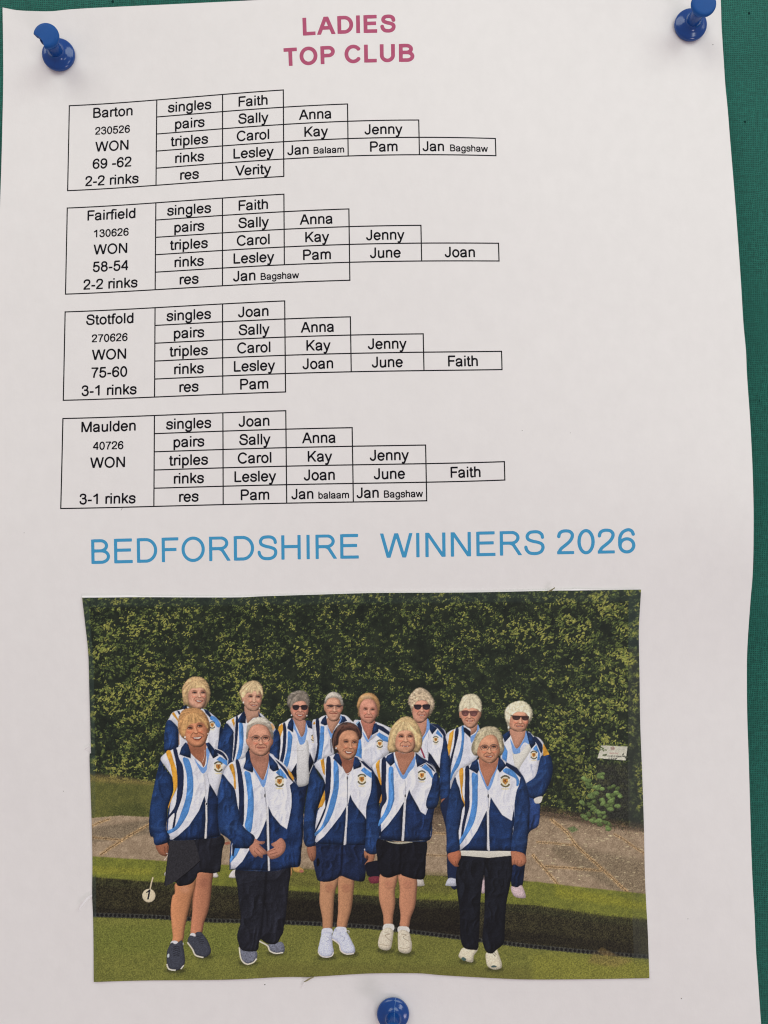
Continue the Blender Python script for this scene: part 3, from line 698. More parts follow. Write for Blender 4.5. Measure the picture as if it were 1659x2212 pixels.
def paint_people():
    # ---------------- back row ----------------
    # feet of the back row showing between the front row's legs
    for who, ox, pts, c in ((1, 0, [(845, 2480), (850, 2440), (885, 2432), (912, 2470), (900, 2490), (860, 2492)], (210, 204, 196)), (1, 0, [(262, 2455), (275, 2425), (285, 2450), (275, 2475)], (206, 200, 190)),
                            (2, 0, [(1038, 2478), (1070, 2420), (1110, 2395), (1142, 2400), (1145, 2490), (1060, 2496)], (212, 206, 200)),
                            (3, 1659, [(95, 2370), (130, 2365), (140, 2440), (115, 2480), (95, 2470)], (196, 150, 86)), (3, 1659, [(150, 2365), (200, 2352), (280, 2400), (270, 2430), (200, 2432), (155, 2410)], (196, 150, 76))):
        Pen(who, ox)('shoe', pts, c, nz=0.08, rnd=0.3, rr=3)
    Pen(3, 1659)('shoe', [(225, 2405), (262, 2400), (276, 2425), (240, 2432)], (170, 104, 84)); Pen(1, 0)(None, [(985, 2075), (1040, 2060), (1050, 2090), (1000, 2100)], (150, 92, 72))
    p = Pen(1, 0)
    p.white([(285, 640), (320, 580), (370, 505), (490, 470), (540, 440), (740, 470), (800, 500), (930, 620), (935, 700), (915, 960), (700, 1000), (430, 940), (435, 730), (400, 660), (320, 610)])
    p.navy([(262, 985), (262, 800), (285, 640), (330, 600), (400, 660), (435, 730), (437, 900), (400, 950), (270, 990)])
    p.stripe([(352, 525), (380, 505), (430, 590), (432, 625), (405, 590)], ORANGE)
    p.stripe([(415, 490), (448, 498), (455, 530), (440, 540)], NAVYD)
    p.navy([(480, 450), (520, 418), (548, 470), (500, 478)]); p.navy([(735, 470), (790, 488), (835, 560), (810, 572), (760, 520)])
    p.stripe([(812, 590), (830, 550), (890, 580), (935, 650), (925, 690), (890, 680), (855, 620)], BLUE)
    p.navy([(930, 690), (965, 690), (970, 760), (940, 930), (905, 930), (920, 800)])
    p.line('jacket', [(445, 740), (440, 800), (445, 900)], 10, (190, 150, 120), al=0.8)
    p.badge(838, 660, 38)
    p.hair([(497, 420), (480, 300), (475, 240), (490, 190), (540, 120), (600, 85), (680, 83), (740, 108), (790, 170), (810, 240), (815, 290), (805, 360), (775, 415), (745, 455), (640, 470), (560, 450), (530, 410)], (198, 164, 116), (650, 120), amp=0.5)
    p.face([(550, 290), (565, 240), (600, 215), (680, 210), (740, 225), (765, 270), (770, 340), (760, 400), (735, 445), (690, 475), (640, 470), (592, 440), (560, 400)], (214, 158, 130), ((627, 272), (728, 270)), (688, 318), (632, 362, 732, 368), 14, True)
    p.hair([(545, 290), (550, 230), (600, 150), (680, 130), (745, 170), (772, 270), (745, 225), (690, 212), (640, 222), (600, 218), (565, 250)], (204, 172, 122), (650, 100), amp=0.5)

    p = Pen(2, 0)
    p.white([(1005, 640), (1060, 590), (1150, 545), (1240, 500), (1400, 510), (1500, 600), (1560, 640), (1590, 690), (1575, 760), (1300, 900), (1250, 1040), (1130, 1120), (1070, 1120), (1090, 900), (1095, 750)])
    p.navy([(905, 1000), (915, 860), (940, 780), (965, 720), (1005, 640), (1060, 690), (1097, 750), (1100, 850), (1080, 1110), (1020, 1140), (960, 1000)])
    p.stripe([(1068, 600), (1098, 578), (1110, 640), (1103, 695)], ORANGE)
    p.stripe([(1125, 560), (1145, 556), (1150, 720), (1120, 1000), (1085, 1110), (1078, 1095), (1105, 900), (1112, 760)], NAVYD)
    p.stripe([(1160, 650), (1205, 652), (1215, 830), (1195, 1000), (1160, 1070), (1120, 1090), (1162, 900)], BLUE)
    p.line('jacket', [(1098, 760), (1095, 900), (1080, 1090)], 7, (206, 206, 214))
    p.skin([(1225, 480), (1240, 430), (1400, 460), (1395, 560), (1330, 580), (1262, 640), (1245, 570)], (186, 140, 116))
    p.navy([(1140, 632), (1150, 590), (1200, 512), (1224, 490), (1245, 560), (1240, 642)]); p.navy([(1390, 500), (1420, 550), (1460, 590), (1400, 570)])
    p.stripe([(1530, 640), (1560, 645), (1590, 690), (1570, 740), (1550, 700)], (226, 176, 120))
    p.hair([(1205, 395), (1180, 330), (1165, 270), (1185, 220), (1220, 170), (1290, 135), (1350, 128), (1400, 150), (1440, 200), (1448, 260), (1440, 330), (1300, 380)], (198, 172, 128), (1330, 150), amp=0.6)
    p.face([(1195, 330), (1240, 290), (1300, 260), (1390, 255), (1430, 300), (1432, 370), (1420, 430), (1390, 480), (1330, 495), (1270, 480), (1230, 430), (1205, 385)], (206, 156, 128), ((1297, 318), (1390, 322)), (1342, 375), (1292, 418, 1385, 422), 8, True, open_=6)
    p.hair([(1195, 330), (1180, 270), (1220, 190), (1310, 155), (1400, 170), (1440, 240), (1440, 330), (1425, 270), (1400, 250), (1385, 300), (1350, 245), (1310, 285), (1260, 260), (1235, 310), (1215, 330)], (206, 180, 136), (1350, 130), amp=0.55)
    p.dot(None, 1213, 390, 8, 12, (226, 214, 200)); p.dot(None, 1405, 462, 6, 10, (220, 206, 190), al=0.8)

    p = Pen(3, 1659)
    p('trousers', [(130, 1300), (330, 1300), (305, 1480), (270, 1700), (200, 1640)], NAVYD, rnd=0.3, nz=0.1)
    p.white([(-20, 680), (0, 650), (60, 620), (130, 580), (300, 610), (400, 660), (445, 700), (450, 800), (430, 1010), (400, 1120), (340, 1260), (200, 1320), (120, 1220), (-30, 1140), (-60, 900)])
    p.stripe([(-40, 760), (-20, 680), (20, 640), (36, 700), (10, 770), (-30, 900)], ORANGE)
    p.navy([(-105, 800), (-60, 720), (-20, 740), (0, 860), (-10, 1000), (-30, 1130), (-120, 1080), (-130, 900)])
    p.stripe([(30, 650), (55, 640), (72, 760), (52, 1000), (20, 1125), (-12, 1115), (20, 950), (30, 780)], NAVYD)
    p.stripe([(90, 740), (135, 780), (140, 850), (112, 1060), (75, 1175), (38, 1130), (80, 950)], BLUE)
    p('shirt', [(200, 860), (300, 840), (335, 900), (345, 1240), (330, 1370), (215, 1402), (192, 1330), (200, 1110)], (206, 206, 206), nz=0.04, rnd=0.25, rr=6, gy=-0.08)
    p.navy([(350, 985), (400, 1110), (340, 1240), (335, 1100)], NAVYD); p.navy([(192, 1120), (195, 1325), (125, 1232)], NAVYD)
    p.stripe([(376, 712), (400, 678), (452, 740), (445, 795)], BLUE)
    p.navy([(430, 1010), (460, 1000), (420, 1140), (400, 1120)], NAVYD)
    p.skin([(150, 570), (158, 620), (200, 700), (250, 805), (292, 740), (302, 610)], (186, 134, 112))
    p('shirt', [(145, 600), (162, 620), (200, 735), (250, 806), (290, 755), (305, 630), (322, 720), (310, 790), (290, 870), (255, 897), (225, 882), (190, 760), (150, 690)], SHIRT, nz=0.05)
    p.navy([(78, 702), (95, 630), (140, 568), (158, 640), (150, 752)]); p.navy([(298, 608), (345, 608), (430, 670), (440, 702), (370, 706), (330, 692)])
    p.badge(400, 815, 36)
    p.hair([(125, 490), (110, 460), (85, 420), (80, 350), (110, 290), (170, 258), (240, 246), (310, 268), (345, 340), (350, 390), (338, 440), (322, 480), (230, 480)], (132, 124, 112), (230, 290), amp=0.7)
    p.face([(118, 470), (135, 420), (170, 390), (260, 372), (310, 400), (332, 470), (322, 540), (290, 590), (240, 612), (185, 600), (150, 560), (128, 520)], (204, 144, 120), ((185, 455), (285, 455)), (238, 490), (190, 535, 278, 537), 12, True, wear='sun')
    p.hair([(120, 460), (120, 380), (150, 300), (240, 270), (310, 300), (332, 400), (318, 430), (295, 375), (240, 365), (170, 395), (138, 430)], (126, 116, 104), (250, 260), amp=0.75)
    p.shades([(183, 453, 40, 32, 0), (284, 453, 40, 32, 0)], (44, 34, 38), top=[(140, 430), (240, 440), (322, 432)])
    p.dot(None, 130, 545, 8, 9, (230, 222, 210)); p.dot(None, 316, 550, 7, 8, (228, 220, 210))

    p = Pen(4, 1659)
    p.white([(378, 635), (450, 590), (540, 545), (760, 540), (860, 618), (895, 650), (910, 720), (640, 800), (640, 1030), (530, 1070), (430, 1100), (420, 1010)])
    p.stripe([(388, 640), (410, 618), (418, 645), (400, 662)], ORANGE)
    p.stripe([(420, 622), (458, 590), (472, 760), (458, 1000), (420, 1125), (403, 1115), (440, 900)], NAVYD)
    p.stripe([(480, 672), (525, 680), (522, 850), (492, 1060), (440, 1085), (457, 1000)], BLUE)
    p.skin([(555, 580), (572, 680), (618, 770), (652, 700), (712, 585)], (190, 140, 114))
    p('shirt', [(565, 690), (618, 768), (640, 720), (650, 760), (615, 830), (580, 760)], SHIRT)
    p.navy([(478, 642), (500, 590), (546, 545), (562, 660), (530, 668)]); p.navy([(722, 548), (770, 560), (802, 612), (720, 642), (700, 652)])
    p.line('shirt', [(722, 545), (725, 590), (702, 640)], 14, SHIRT)
    p.line('jacket', [(600, 830), (608, 990)], 9, NAVYD)
    p.line('jacket', [(790, 590), (850, 618), (900, 670)], 10, (214, 214, 220))
    p.hair([(530, 440), (530, 370), (560, 300), (620, 265), (680, 275), (725, 310), (747, 370), (747, 440), (640, 470)], (204, 198, 186), (640, 300), amp=0.5)
    p.face([(518, 412), (542, 405), (560, 365), (590, 340), (650, 332), (705, 357), (727, 420), (748, 435), (745, 480), (725, 520), (710, 570), (680, 610), (630, 620), (590, 605), (560, 560), (545, 510), (525, 480)], (204, 150, 122), ((600, 440), (697, 442)), (648, 490), (595, 522, 680, 524), 6, False, wear='half')

    p = Pen(5, 1659)
    p.white([(870, 640), (960, 605), (1130, 620), (1300, 690), (1330, 730), (1310, 980), (1200, 1080), (1100, 1170), (960, 1100), (890, 1030)])
    p.stripe([(900, 640), (940, 610), (950, 660), (930, 690)], (140, 180, 214))
    p.stripe([(918, 870), (962, 820), (977, 960), (972, 1085), (900, 1030)], BLUE)
    p.skin([(970, 590), (985, 690), (1020, 765), (1055, 838), (1087, 780), (1112, 700), (1130, 610)], (184, 116, 96))
    p('shirt', [(985, 740), (1052, 842), (1062, 835), (1090, 780), (1098, 800), (1050, 870), (1000, 800)], SHIRT)
    p.white([(1095, 800), (1170, 745), (1150, 790), (1060, 860)])
    p.navy([(918, 652), (950, 618), (977, 690), (977, 790), (955, 765)]); p.navy([(1118, 650), (1150, 636), (1180, 700), (1170, 742), (1088, 788)])
    p.stripe([(1150, 650), (1230, 680), (1312, 745), (1300, 785), (1180, 712)], NAVYD)
    p.stripe([(1150, 782), (1182, 750), (1290, 810), (1290, 868), (1230, 852)], BLUE)
    p.badge(1190, 885, 42)
    p.hair([(930, 480), (915, 430), (940, 340), (990, 290), (1060, 275), (1120, 293), (1170, 350), (1192, 430), (1180, 520), (1160, 560), (1050, 560), (938, 560)], (196, 148, 92), (1060, 320), amp=0.35)
    p.face([(945, 480), (965, 400), (1010, 355), (1080, 348), (1135, 385), (1160, 460), (1160, 540), (1130, 600), (1090, 640), (1040, 640), (985, 610), (955, 560)], (208, 144, 120), ((1020, 470), (1105, 475)), (1060, 520), (1015, 570, 1095, 572), 4, False)

    p = Pen(6, 3318)
    p('trousers', [(20, 1950), (140, 1950), (95, 2060), (60, 2500), (-100, 2520), (-90, 2000)], NAVYD, rnd=0.3, nz=0.08)
    p('shoe', [(-40, 2510), (40, 2505), (64, 2560), (60, 2590), (-30, 2590)], (198, 192, 182), rnd=0.2, nz=0.08)
    p.white([(-40, 760), (130, 640), (280, 700), (325, 760), (335, 900), (260, 1210), (100, 1120), (20, 1100), (-60, 960)])
    p.navy([(298, 750), (325, 790), (345, 880), (375, 1100), (388, 1250), (388, 1430), (355, 1570), (290, 1570), (252, 1500), (250, 1250), (260, 1050), (288, 900)])
    p.stripe([(203, 762), (225, 718), (282, 790), (286, 824)], BLUE)
    p.navy([(115, 985), (150, 1020), (255, 1185), (250, 1240), (110, 1110)], NAVYD)
    p.skin([(-72, 590), (-62, 700), (-10, 850), (22, 832), (82, 740), (102, 590)], (196, 138, 112))
    p('shirt', [(100, 588), (127, 630), (132, 700), (60, 830), (28, 892), (0, 850), (80, 760)], SHIRT)
    p.navy([(128, 640), (222, 700), (160, 775), (130, 720)]); p.stripe([(130, 640), (230, 655), (300, 725), (330, 800), (302, 800), (225, 700)], NAVYD)
    p.line(None, [(20, 930), (72, 1062)], 20, (150, 50, 74)); p.line(None, [(120, 760), (105, 900), (105, 1060)], 5, (150, 156, 168), al=0.7)
    p.badge(203, 835, 36)
    p.skin([(270, 1560), (352, 1545), (350, 1620), (320, 1690), (290, 1660)], (150, 96, 74))
    p.hair([(-100, 450), (-130, 390), (-115, 320), (-60, 250), (0, 213), (70, 230), (130, 280), (170, 340), (190, 400), (180, 470), (150, 525), (110, 560), (-60, 550)], (196, 176, 146), (10, 260), 'curl', 0.8)
    p.face([(-72, 450), (-50, 400), (10, 368), (90, 375), (125, 420), (130, 500), (105, 570), (60, 620), (0, 640), (-50, 610), (-75, 540)], (208, 148, 122), ((-15, 445), (90, 445)), (38, 490), (-5, 538, 76, 538), 8, True, wear='sun', open_=5)
    p.hair([(-80, 450), (-90, 340), (0, 260), (90, 280), (135, 400), (128, 430), (90, 370), (30, 350), (-30, 385), (-60, 440)], (200, 178, 146), (10, 260), 'curl', 0.8)
    p.shades([(-14, 447, 44, 32, 0), (90, 447, 46, 34, 0)], (46, 36, 42), top=[(-60, 420), (38, 432), (140, 420)])

    p = Pen(7, 3318)
    p('trousers', [(265, 1600), (470, 1560), (470, 2560), (350, 2520), (335, 1990), (300, 1800)], NAVYD, rnd=0.3, nz=0.08)
    p('shoe', [(322, 2570), (360, 2500), (450, 2515), (450, 2590), (330, 2590)], (196, 200, 212), rnd=0.2, nz=0.08)
    p.white([(322, 795), (370, 735), (470, 695), (540, 665), (700, 660), (740, 800), (700, 1060), (450, 1270), (378, 1430), (385, 1130), (340, 880)])
    p.stripe([(343, 930), (368, 765), (420, 714), (416, 780), (378, 990), (360, 1035)], ORANGE)
    p.stripe([(438, 722), (477, 700), (472, 790), (420, 1000), (387, 1150), (373, 1130), (385, 1040), (420, 900)], NAVYD)
    p.stripe([(513, 685), (540, 680), (547, 760), (532, 960), (490, 1130), (420, 1240), (383, 1330), (383, 1250), (450, 1090), (495, 960), (515, 820)], BLUE)
    p.skin([(540, 650), (620, 715), (625, 782), (692, 730), (702, 650)], (184, 132, 108))
    p.navy([(533, 690), (558, 690), (622, 738), (620, 818), (540, 742)], NAVYD)
    p('shirt', [(705, 660), (722, 690), (700, 760), (640, 870), (622, 850), (625, 800), (690, 750)], SHIRT)
    p.hair([(492, 525), (483, 440), (500, 380), (540, 310), (620, 288), (690, 300), (742, 360), (757, 430), (748, 520), (620, 560)], (208, 198, 166), (620, 320), amp=0.4)
    p.face([(486, 512), (508, 495), (530, 458), (700, 458), (725, 500), (750, 512), (745, 560), (725, 590), (705, 640), (660, 690), (610, 700), (565, 680), (525, 620), (510, 580), (490, 570)], (208, 152, 122), ((556, 522), (656, 525)), (606, 568), (565, 606, 655, 609), 7, True, wear='sun', open_=5)
    p.hair([(505, 500), (495, 420), (560, 330), (680, 330), (740, 420), (740, 500), (722, 500), (712, 478), (640, 455), (600, 470), (560, 455), (522, 485)], (214, 204, 172), (620, 290), amp=0.42)
    p.shades([(556, 522, 44, 36, 0), (657, 525, 46, 36, 0)], (104, 66, 62), top=[(505, 495), (606, 500), (735, 500)])

    p = Pen(8, 3318)
    p('trousers', [(1290, 1520), (1440, 1600), (1452, 1700), (1432, 1870), (1320, 1960), (1280, 2200), (1290, 2140), (1250, 2560), (1190, 2610), (1110, 2580), (1100, 2100), (1200, 1700)], (28, 48, 90), rnd=0.3, nz=0.1, gy=-0.5, fold=0.15)
    p('shoe', [(1108, 2600), (1180, 2610), (1235, 2585), (1282, 2700), (1270, 2740), (1170, 2730), (1120, 2680)], (206, 182, 184), rnd=0.25, nz=0.1)
    p('shoe', [(760, 2520), (800, 2500), (800, 2660), (750, 2670)], (204, 180, 184), rnd=0.2, nz=0.1)
    p.white([(985, 860), (1090, 790), (1300, 740), (1380, 795), (1440, 815), (1500, 890), (1490, 1010), (1460, 1110), (1400, 1310), (1290, 1380), (1200, 1330), (1000, 1110)])
    p('shirt', [(1115, 940), (1135, 1000), (1215, 990), (1330, 870), (1350, 950), (1225, 1150), (1200, 1210), (1150, 1150)], (214, 212, 202), nz=0.04, rnd=0.15)
    p.navy([(1480, 1028), (1570, 1015), (1607, 1150), (1592, 1300), (1530, 1450), (1460, 1535), (1340, 1535), (1300, 1480), (1278, 1375), (1400, 1275), (1450, 1085)])
    p.line(None, [(1300, 1440), (1400, 1400), (1500, 1290)], 26, (22, 42, 84), al=0.7, soft=2.5); p.line(None, [(1320, 1390), (1420, 1340), (1540, 1200)], 22, (50, 84, 138), al=0.55, soft=3)
    p.stripe([(1493, 885), (1522, 930), (1568, 1015), (1495, 1035), (1488, 960)], ORANGE)
    p.stripe([(1380, 800), (1422, 818), (1482, 900), (1482, 980), (1462, 992), (1420, 900), (1390, 850)], NAVYD)
    p.stripe([(1368, 952), (1410, 898), (1452, 1000), (1452, 1082), (1420, 1088), (1432, 990)], BLUE)
    p.stripe([(1000, 960), (1030, 905), (1067, 980), (1052, 1105), (1000, 1065)], BLUE)
    p.skin([(1093, 710), (1108, 800), (1172, 948), (1252, 840), (1284, 730)], (196, 140, 114))
    p('shirt', [(1095, 828), (1112, 850), (1175, 947), (1260, 832), (1283, 735), (1300, 755), (1332, 820), (1325, 892), (1270, 872), (1222, 930), (1215, 992), (1180, 1006), (1135, 1002), (1108, 900)], SHIRT, nz=0.05)
    p.navy([(1287, 735), (1340, 758), (1392, 830), (1402, 890), (1350, 948), (1328, 900)]); p.navy([(1003, 785), (1090, 728), (1096, 800), (1030, 872)])
    p.badge(1380, 1020, 44)
    p('shirt', [(1385, 1545), (1480, 1518), (1462, 1592), (1400, 1600)], (206, 202, 192), nz=0.05)
    p.hair([(1075, 735), (1060, 650), (1035, 580), (1033, 490), (1080, 420), (1160, 380), (1250, 373), (1320, 418), (1362, 490), (1362, 570), (1330, 630), (1290, 660), (1110, 700)], (222, 214, 182), (1200, 430), 'curl', 0.45)
    p.face([(1085, 620), (1100, 560), (1140, 520), (1200, 500), (1270, 510), (1310, 550), (1315, 620), (1300, 680), (1270, 730), (1210, 745), (1140, 730), (1098, 690)], (210, 150, 120), ((1167, 577), (1275, 580)), (1222, 630), (1165, 668, 1256, 672), 8, True, wear='sun', open_=7)
    p.hair([(1085, 640), (1070, 560), (1110, 460), (1220, 430), (1320, 480), (1330, 580), (1312, 555), (1275, 512), (1190, 505), (1135, 530), (1098, 575)], (224, 216, 184), (1200, 430), 'curl', 0.4)
    p.shades([(1170, 577, 48, 28, 0), (1277, 580, 44, 28, 0)], (64, 42, 40), top=[(1100, 550), (1220, 556), (1322, 562)])
    p.dot(None, 1076, 690, 8, 16, (230, 224, 208))

    # ---------------- front row ----------------
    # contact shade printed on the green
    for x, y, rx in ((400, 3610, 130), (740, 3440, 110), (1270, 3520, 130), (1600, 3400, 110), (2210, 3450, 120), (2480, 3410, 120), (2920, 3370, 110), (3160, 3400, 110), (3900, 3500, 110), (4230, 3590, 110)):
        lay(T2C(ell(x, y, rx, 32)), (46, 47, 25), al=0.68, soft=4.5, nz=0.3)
    sk = (190, 122, 84)
    p = Pen(9, 0)
    # legs
    p.skin([(400, 2560), (560, 2550), (640, 2520), (640, 2640), (610, 2690), (580, 2800), (540, 2960), (510, 3100), (480, 3270), (360, 3290), (365, 3200), (350, 3050), (340, 2870), (360, 2720), (390, 2680)], (192, 128, 86), rnd=0.4, gx=-0.16)
    p.skin([(670, 2430), (840, 2425), (835, 2560), (820, 2740), (790, 2900), (740, 3040), (710, 3165), (588, 3195), (585, 3050), (600, 2900), (605, 2720), (635, 2600)], (182, 118, 86), rnd=0.4, gx=-0.18)
    p.dot(None, 510, 2630, 60, 46, (206, 146, 112), al=0.6, soft=5); p.dot(None, 740, 2560, 60, 60, (150, 92, 70), al=0.55, soft=6); p.line(None, [(630, 2560), (605, 2760), (560, 2960)], 16, (120, 74, 50), al=0.7, soft=2)
    p.dot('sock', 385, 3280, 48, 32, (214, 214, 218)); p.dot('sock', 605, 3190, 36, 34, (212, 212, 216)); p.dot('sock', 480, 3290, 12, 24, (212, 212, 216))
    p('shoe', [(310, 3340), (350, 3275), (400, 3290), (470, 3245), (490, 3310), (512, 3480), (495, 3560), (460, 3590), (400, 3608), (330, 3595), (295, 3540), (295, 3400)], (62, 66, 78), nz=0.12, rnd=0.3, rr=5)
    p('shoe', [(543, 3270), (570, 3190), (640, 3200), (640, 3155), (700, 3145), (750, 3200), (790, 3260), (822, 3350), (812, 3410), (740, 3455), (640, 3430), (600, 3360)], (62, 66, 78), nz=0.12, rnd=0.3, rr=5)
    p.line('shoe', [(293, 3530), (320, 3590), (400, 3606)], 16, (220, 214, 196)); p.line('shoe', [(462, 3590), (498, 3545)], 14, (214, 208, 190))
    p.line('shoe', [(540, 3270), (600, 3350), (640, 3425), (735, 3452)], 16, (216, 208, 188)); p.dot(None, 312, 3430, 14, 24, (190, 200, 204), 0.2)
    for i in range(5): p.line(None, [(370, 3330 + 26 * i), (410, 3316 + 26 * i), (450, 3330 + 26 * i)], 9, (34, 36, 44), al=0.85); p.line(None, [(650 + 8 * i, 3200 + 22 * i), (720 + 8 * i, 3190 + 22 * i)], 8, (34, 36, 44), al=0.85)
    # hand
    p.skin([(160, 2105), (240, 2070), (315, 2070), (325, 2110), (320, 2190), (300, 2235), (240, 2230), (195, 2195)], (158, 98, 70), rnd=0.3)
    p.line(None, [(270, 2120), (272, 2200)], 8, (92, 52, 38)); p.line(None, [(298, 2115), (300, 2180)], 8, (92, 52, 38)); p.line(None, [(285, 2200), (308, 2215), (262, 2285)], 7, (206, 190, 176))
    p('skirt', [(325, 2030), (760, 2020), (930, 1975), (992, 2050), (962, 2160), (937, 2400), (910, 2425), (840, 2442), (680, 2432), (650, 2490), (600, 2555), (530, 2585), (430, 2592), (390, 2545), (272, 2592), (275, 2480), (300, 2260), (320, 2130)], BLACK, nz=0.1, rnd=0.35, rr=8, fold=0.14)
    p('skirt', [(330, 2040), (620, 2040), (655, 2140), (692, 2290), (560, 2410), (390, 2545), (275, 2595), (288, 2420), (315, 2140)], (45, 45, 50), sm=False, nz=0.12)
    p.line(None, [(692, 2295), (560, 2415), (395, 2545)], 10, (14, 14, 18), al=0.8)
    p.white([(220, 1080), (250, 1020), (340, 965), (470, 910), (545, 870), (760, 880), (860, 940), (960, 980), (1010, 1020), (1032, 1080), (1020, 1150), (975, 1240), (940, 1330), (915, 1500), (910, 1659), (920, 1900), (932, 1992), (760, 2028), (335, 2048), (315, 2010), (290, 1910), (310, 1700), (330, 1560), (370, 1450), (365, 1300), (290, 1180)])
    p.stripe([(285, 995), (335, 968), (375, 1090), (412, 1210), (426, 1330), (415, 1420), (390, 1475), (350, 1560), (318, 1655), (310, 1640), (330, 1560), (368, 1440), (362, 1290), (335, 1140)], ORANGE)
    p.stripe([(370, 955), (410, 943), (440, 1060), (485, 1150), (497, 1300), (482, 1500), (440, 1640), (412, 1720), (385, 1900), (360, 1897), (385, 1720), (300, 1800), (300, 1770), (390, 1640), (415, 1480), (420, 1300), (400, 1100)], NAVYD)
    p.stripe([(485, 1065), (550, 1065), (592, 1180), (611, 1330), (606, 1500), (572, 1640), (540, 1740), (440, 1895), (330, 1965), (300, 1935), (380, 1892), (420, 1830), (470, 1700), (520, 1540), (537, 1380), (527, 1230)], BLUE)
    p.navy([(745, 1515), (768, 1600), (758, 2028), (352, 2045), (430, 1990), (560, 1870), (680, 1690), (728, 1560)], (25, 47, 88), sm=False)
    p.navy([(808, 1365), (860, 1450), (912, 1545), (915, 1900), (932, 1994), (775, 2024), (770, 1640)], (25, 44, 82), sm=False)
    p.navy([(218, 1088), (250, 1140), (300, 1220), (355, 1300), (372, 1400), (367, 1470), (330, 1580), (305, 1660), (300, 1760), (285, 1910), (320, 1990), (318, 2062), (160, 2105), (130, 2010), (95, 1990), (78, 1860), (85, 1740), (100, 1600), (150, 1350), (188, 1180)], gx=-0.1)
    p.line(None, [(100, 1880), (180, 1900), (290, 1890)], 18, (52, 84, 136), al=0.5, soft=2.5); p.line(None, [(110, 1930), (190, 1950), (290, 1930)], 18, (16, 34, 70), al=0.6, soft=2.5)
    p.line('jacket', [(738, 1240), (755, 1400), (766, 1620)], 22, (186, 186, 190), 10, al=0.7); p.line('jacket', [(766, 1590), (770, 1780), (756, 2024)], 22, (208, 206, 204))
    p.line(None, [(775, 1240), (800, 1380), (778, 1600)], 5, (120, 124, 136), al=0.7)
    p.dot(None, 768, 1610, 8, 14, (40, 40, 46))
    p.skin([(545, 860), (558, 960), (620, 1042), (700, 1112), (736, 1168), (762, 1080), (767, 890), (740, 870), (650, 900)], (166, 104, 76), rnd=0.15)
    p.dot(None, 650, 960, 90, 40, (132, 80, 58), al=0.6, soft=6)
    p('shirt', [(585, 1028), (640, 1088), (727, 1172), (772, 1110), (765, 960), (790, 938), (810, 985), (782, 1130), (770, 1205), (735, 1242), (705, 1227), (660, 1150), (630, 1085)], SHIRT, nz=0.06)
    p.line(None, [(750, 960), (745, 1040), (720, 1110)], 4, (226, 206, 190), al=0.9)
    p.navy([(443, 1017), (470, 930), (522, 868), (552, 900), (582, 1000), (580, 1062), (500, 1037)]); p.navy([(758, 882), (800, 868), (850, 930), (917, 1025), (850, 1067), (815, 1000), (790, 950)])
    p.line('jacket', [(443, 1020), (500, 1042), (575, 1068)], 8, (214, 214, 222)); p.line('jacket', [(848, 1070), (918, 1030)], 8, (214, 214, 222))
    p.stripe([(865, 938), (960, 980), (1027, 1060), (1015, 1092), (960, 1032), (885, 992)], NAVYD); p.line('jacket', [(860, 938), (970, 988), (1032, 1080)], 9, (216, 216, 222))
    p.stripe([(888, 1077), (930, 1038), (1017, 1090), (1020, 1152), (950, 1112)], BLUE)
    p.badge(912, 1160, 56)
    p.hair([(505, 830), (450, 770), (430, 700), (428, 620), (440, 560), (480, 490), (560, 458), (650, 458), (720, 488), (772, 550), (802, 620), (814, 700), (802, 745), (770, 790), (640, 840)], (190, 140, 88), (640, 500), amp=0.5)
    p.face([(508, 800), (512, 720), (545, 665), (600, 640), (680, 625), (745, 645), (777, 690), (792, 760), (782, 800), (757, 870), (710, 920), (640, 930), (590, 910), (545, 870), (520, 835)], (206, 136, 98), ((572, 697), (690, 672)), (645, 745), (598, 812, 722, 798), 22, True, open_=14)
    p.hair([(500, 800), (470, 700), (510, 570), (620, 520), (730, 570), (788, 680), (775, 700), (740, 645), (690, 622), (640, 640), (590, 645), (545, 680), (520, 740)], (200, 152, 96), (620, 480), amp=0.5)
    p.dot(None, 512, 808, 10, 14, (222, 206, 190)); p.dot(None, 788, 766, 7, 10, (222, 206, 190))

    p = Pen(10, 0)
    p('shoe', [(1160, 3310), (1210, 3365), (1362, 3370), (1374, 3470), (1330, 3515), (1250, 3535), (1190, 3485)], (112, 116, 132), nz=0.2, rnd=0.25); p.line('shoe', [(1162, 3330), (1185, 3470), (1250, 3530), (1330, 3512), (1372, 3465)], 15, (222, 214, 190))
    p('shoe', [(1398, 3240), (1500, 3295), (1610, 3270), (1680, 3270), (1708, 3340), (1690, 3395), (1590, 3402), (1530, 3372), (1500, 3320)], (112, 116, 132), nz=0.2, rnd=0.25); p.line('shoe', [(1402, 3255), (1500, 3310), (1530, 3372), (1600, 3402), (1690, 3392)], 15, (222, 214, 194))
    p('trousers', [(1138, 2380), (1530, 2400), (1770, 2350), (1757, 2600), (1742, 2750), (1722, 2950), (1702, 3060), (1690, 3150), (1660, 3205), (1610, 3285), (1500, 3285), (1422, 3235), (1402, 3265), (1372, 3372), (1200, 3365), (1150, 3270), (1140, 3170), (1182, 3000), (1160, 2800), (1140, 2600)], BLACK, nz=0.12, rnd=0.35, rr=8, fold=0.15)
    p.line(None, [(1490, 2420), (1470, 2700), (1440, 3000), (1415, 3230)], 22, (12, 13, 18), al=0.8, soft=2.5)
    p.line(None, [(1280, 3000), (1380, 2900)], 14, (14, 15, 20), al=0.7, soft=2); p.line(None, [(1230, 3130), (1380, 3080)], 14, (40, 42, 50), al=0.7, soft=2)
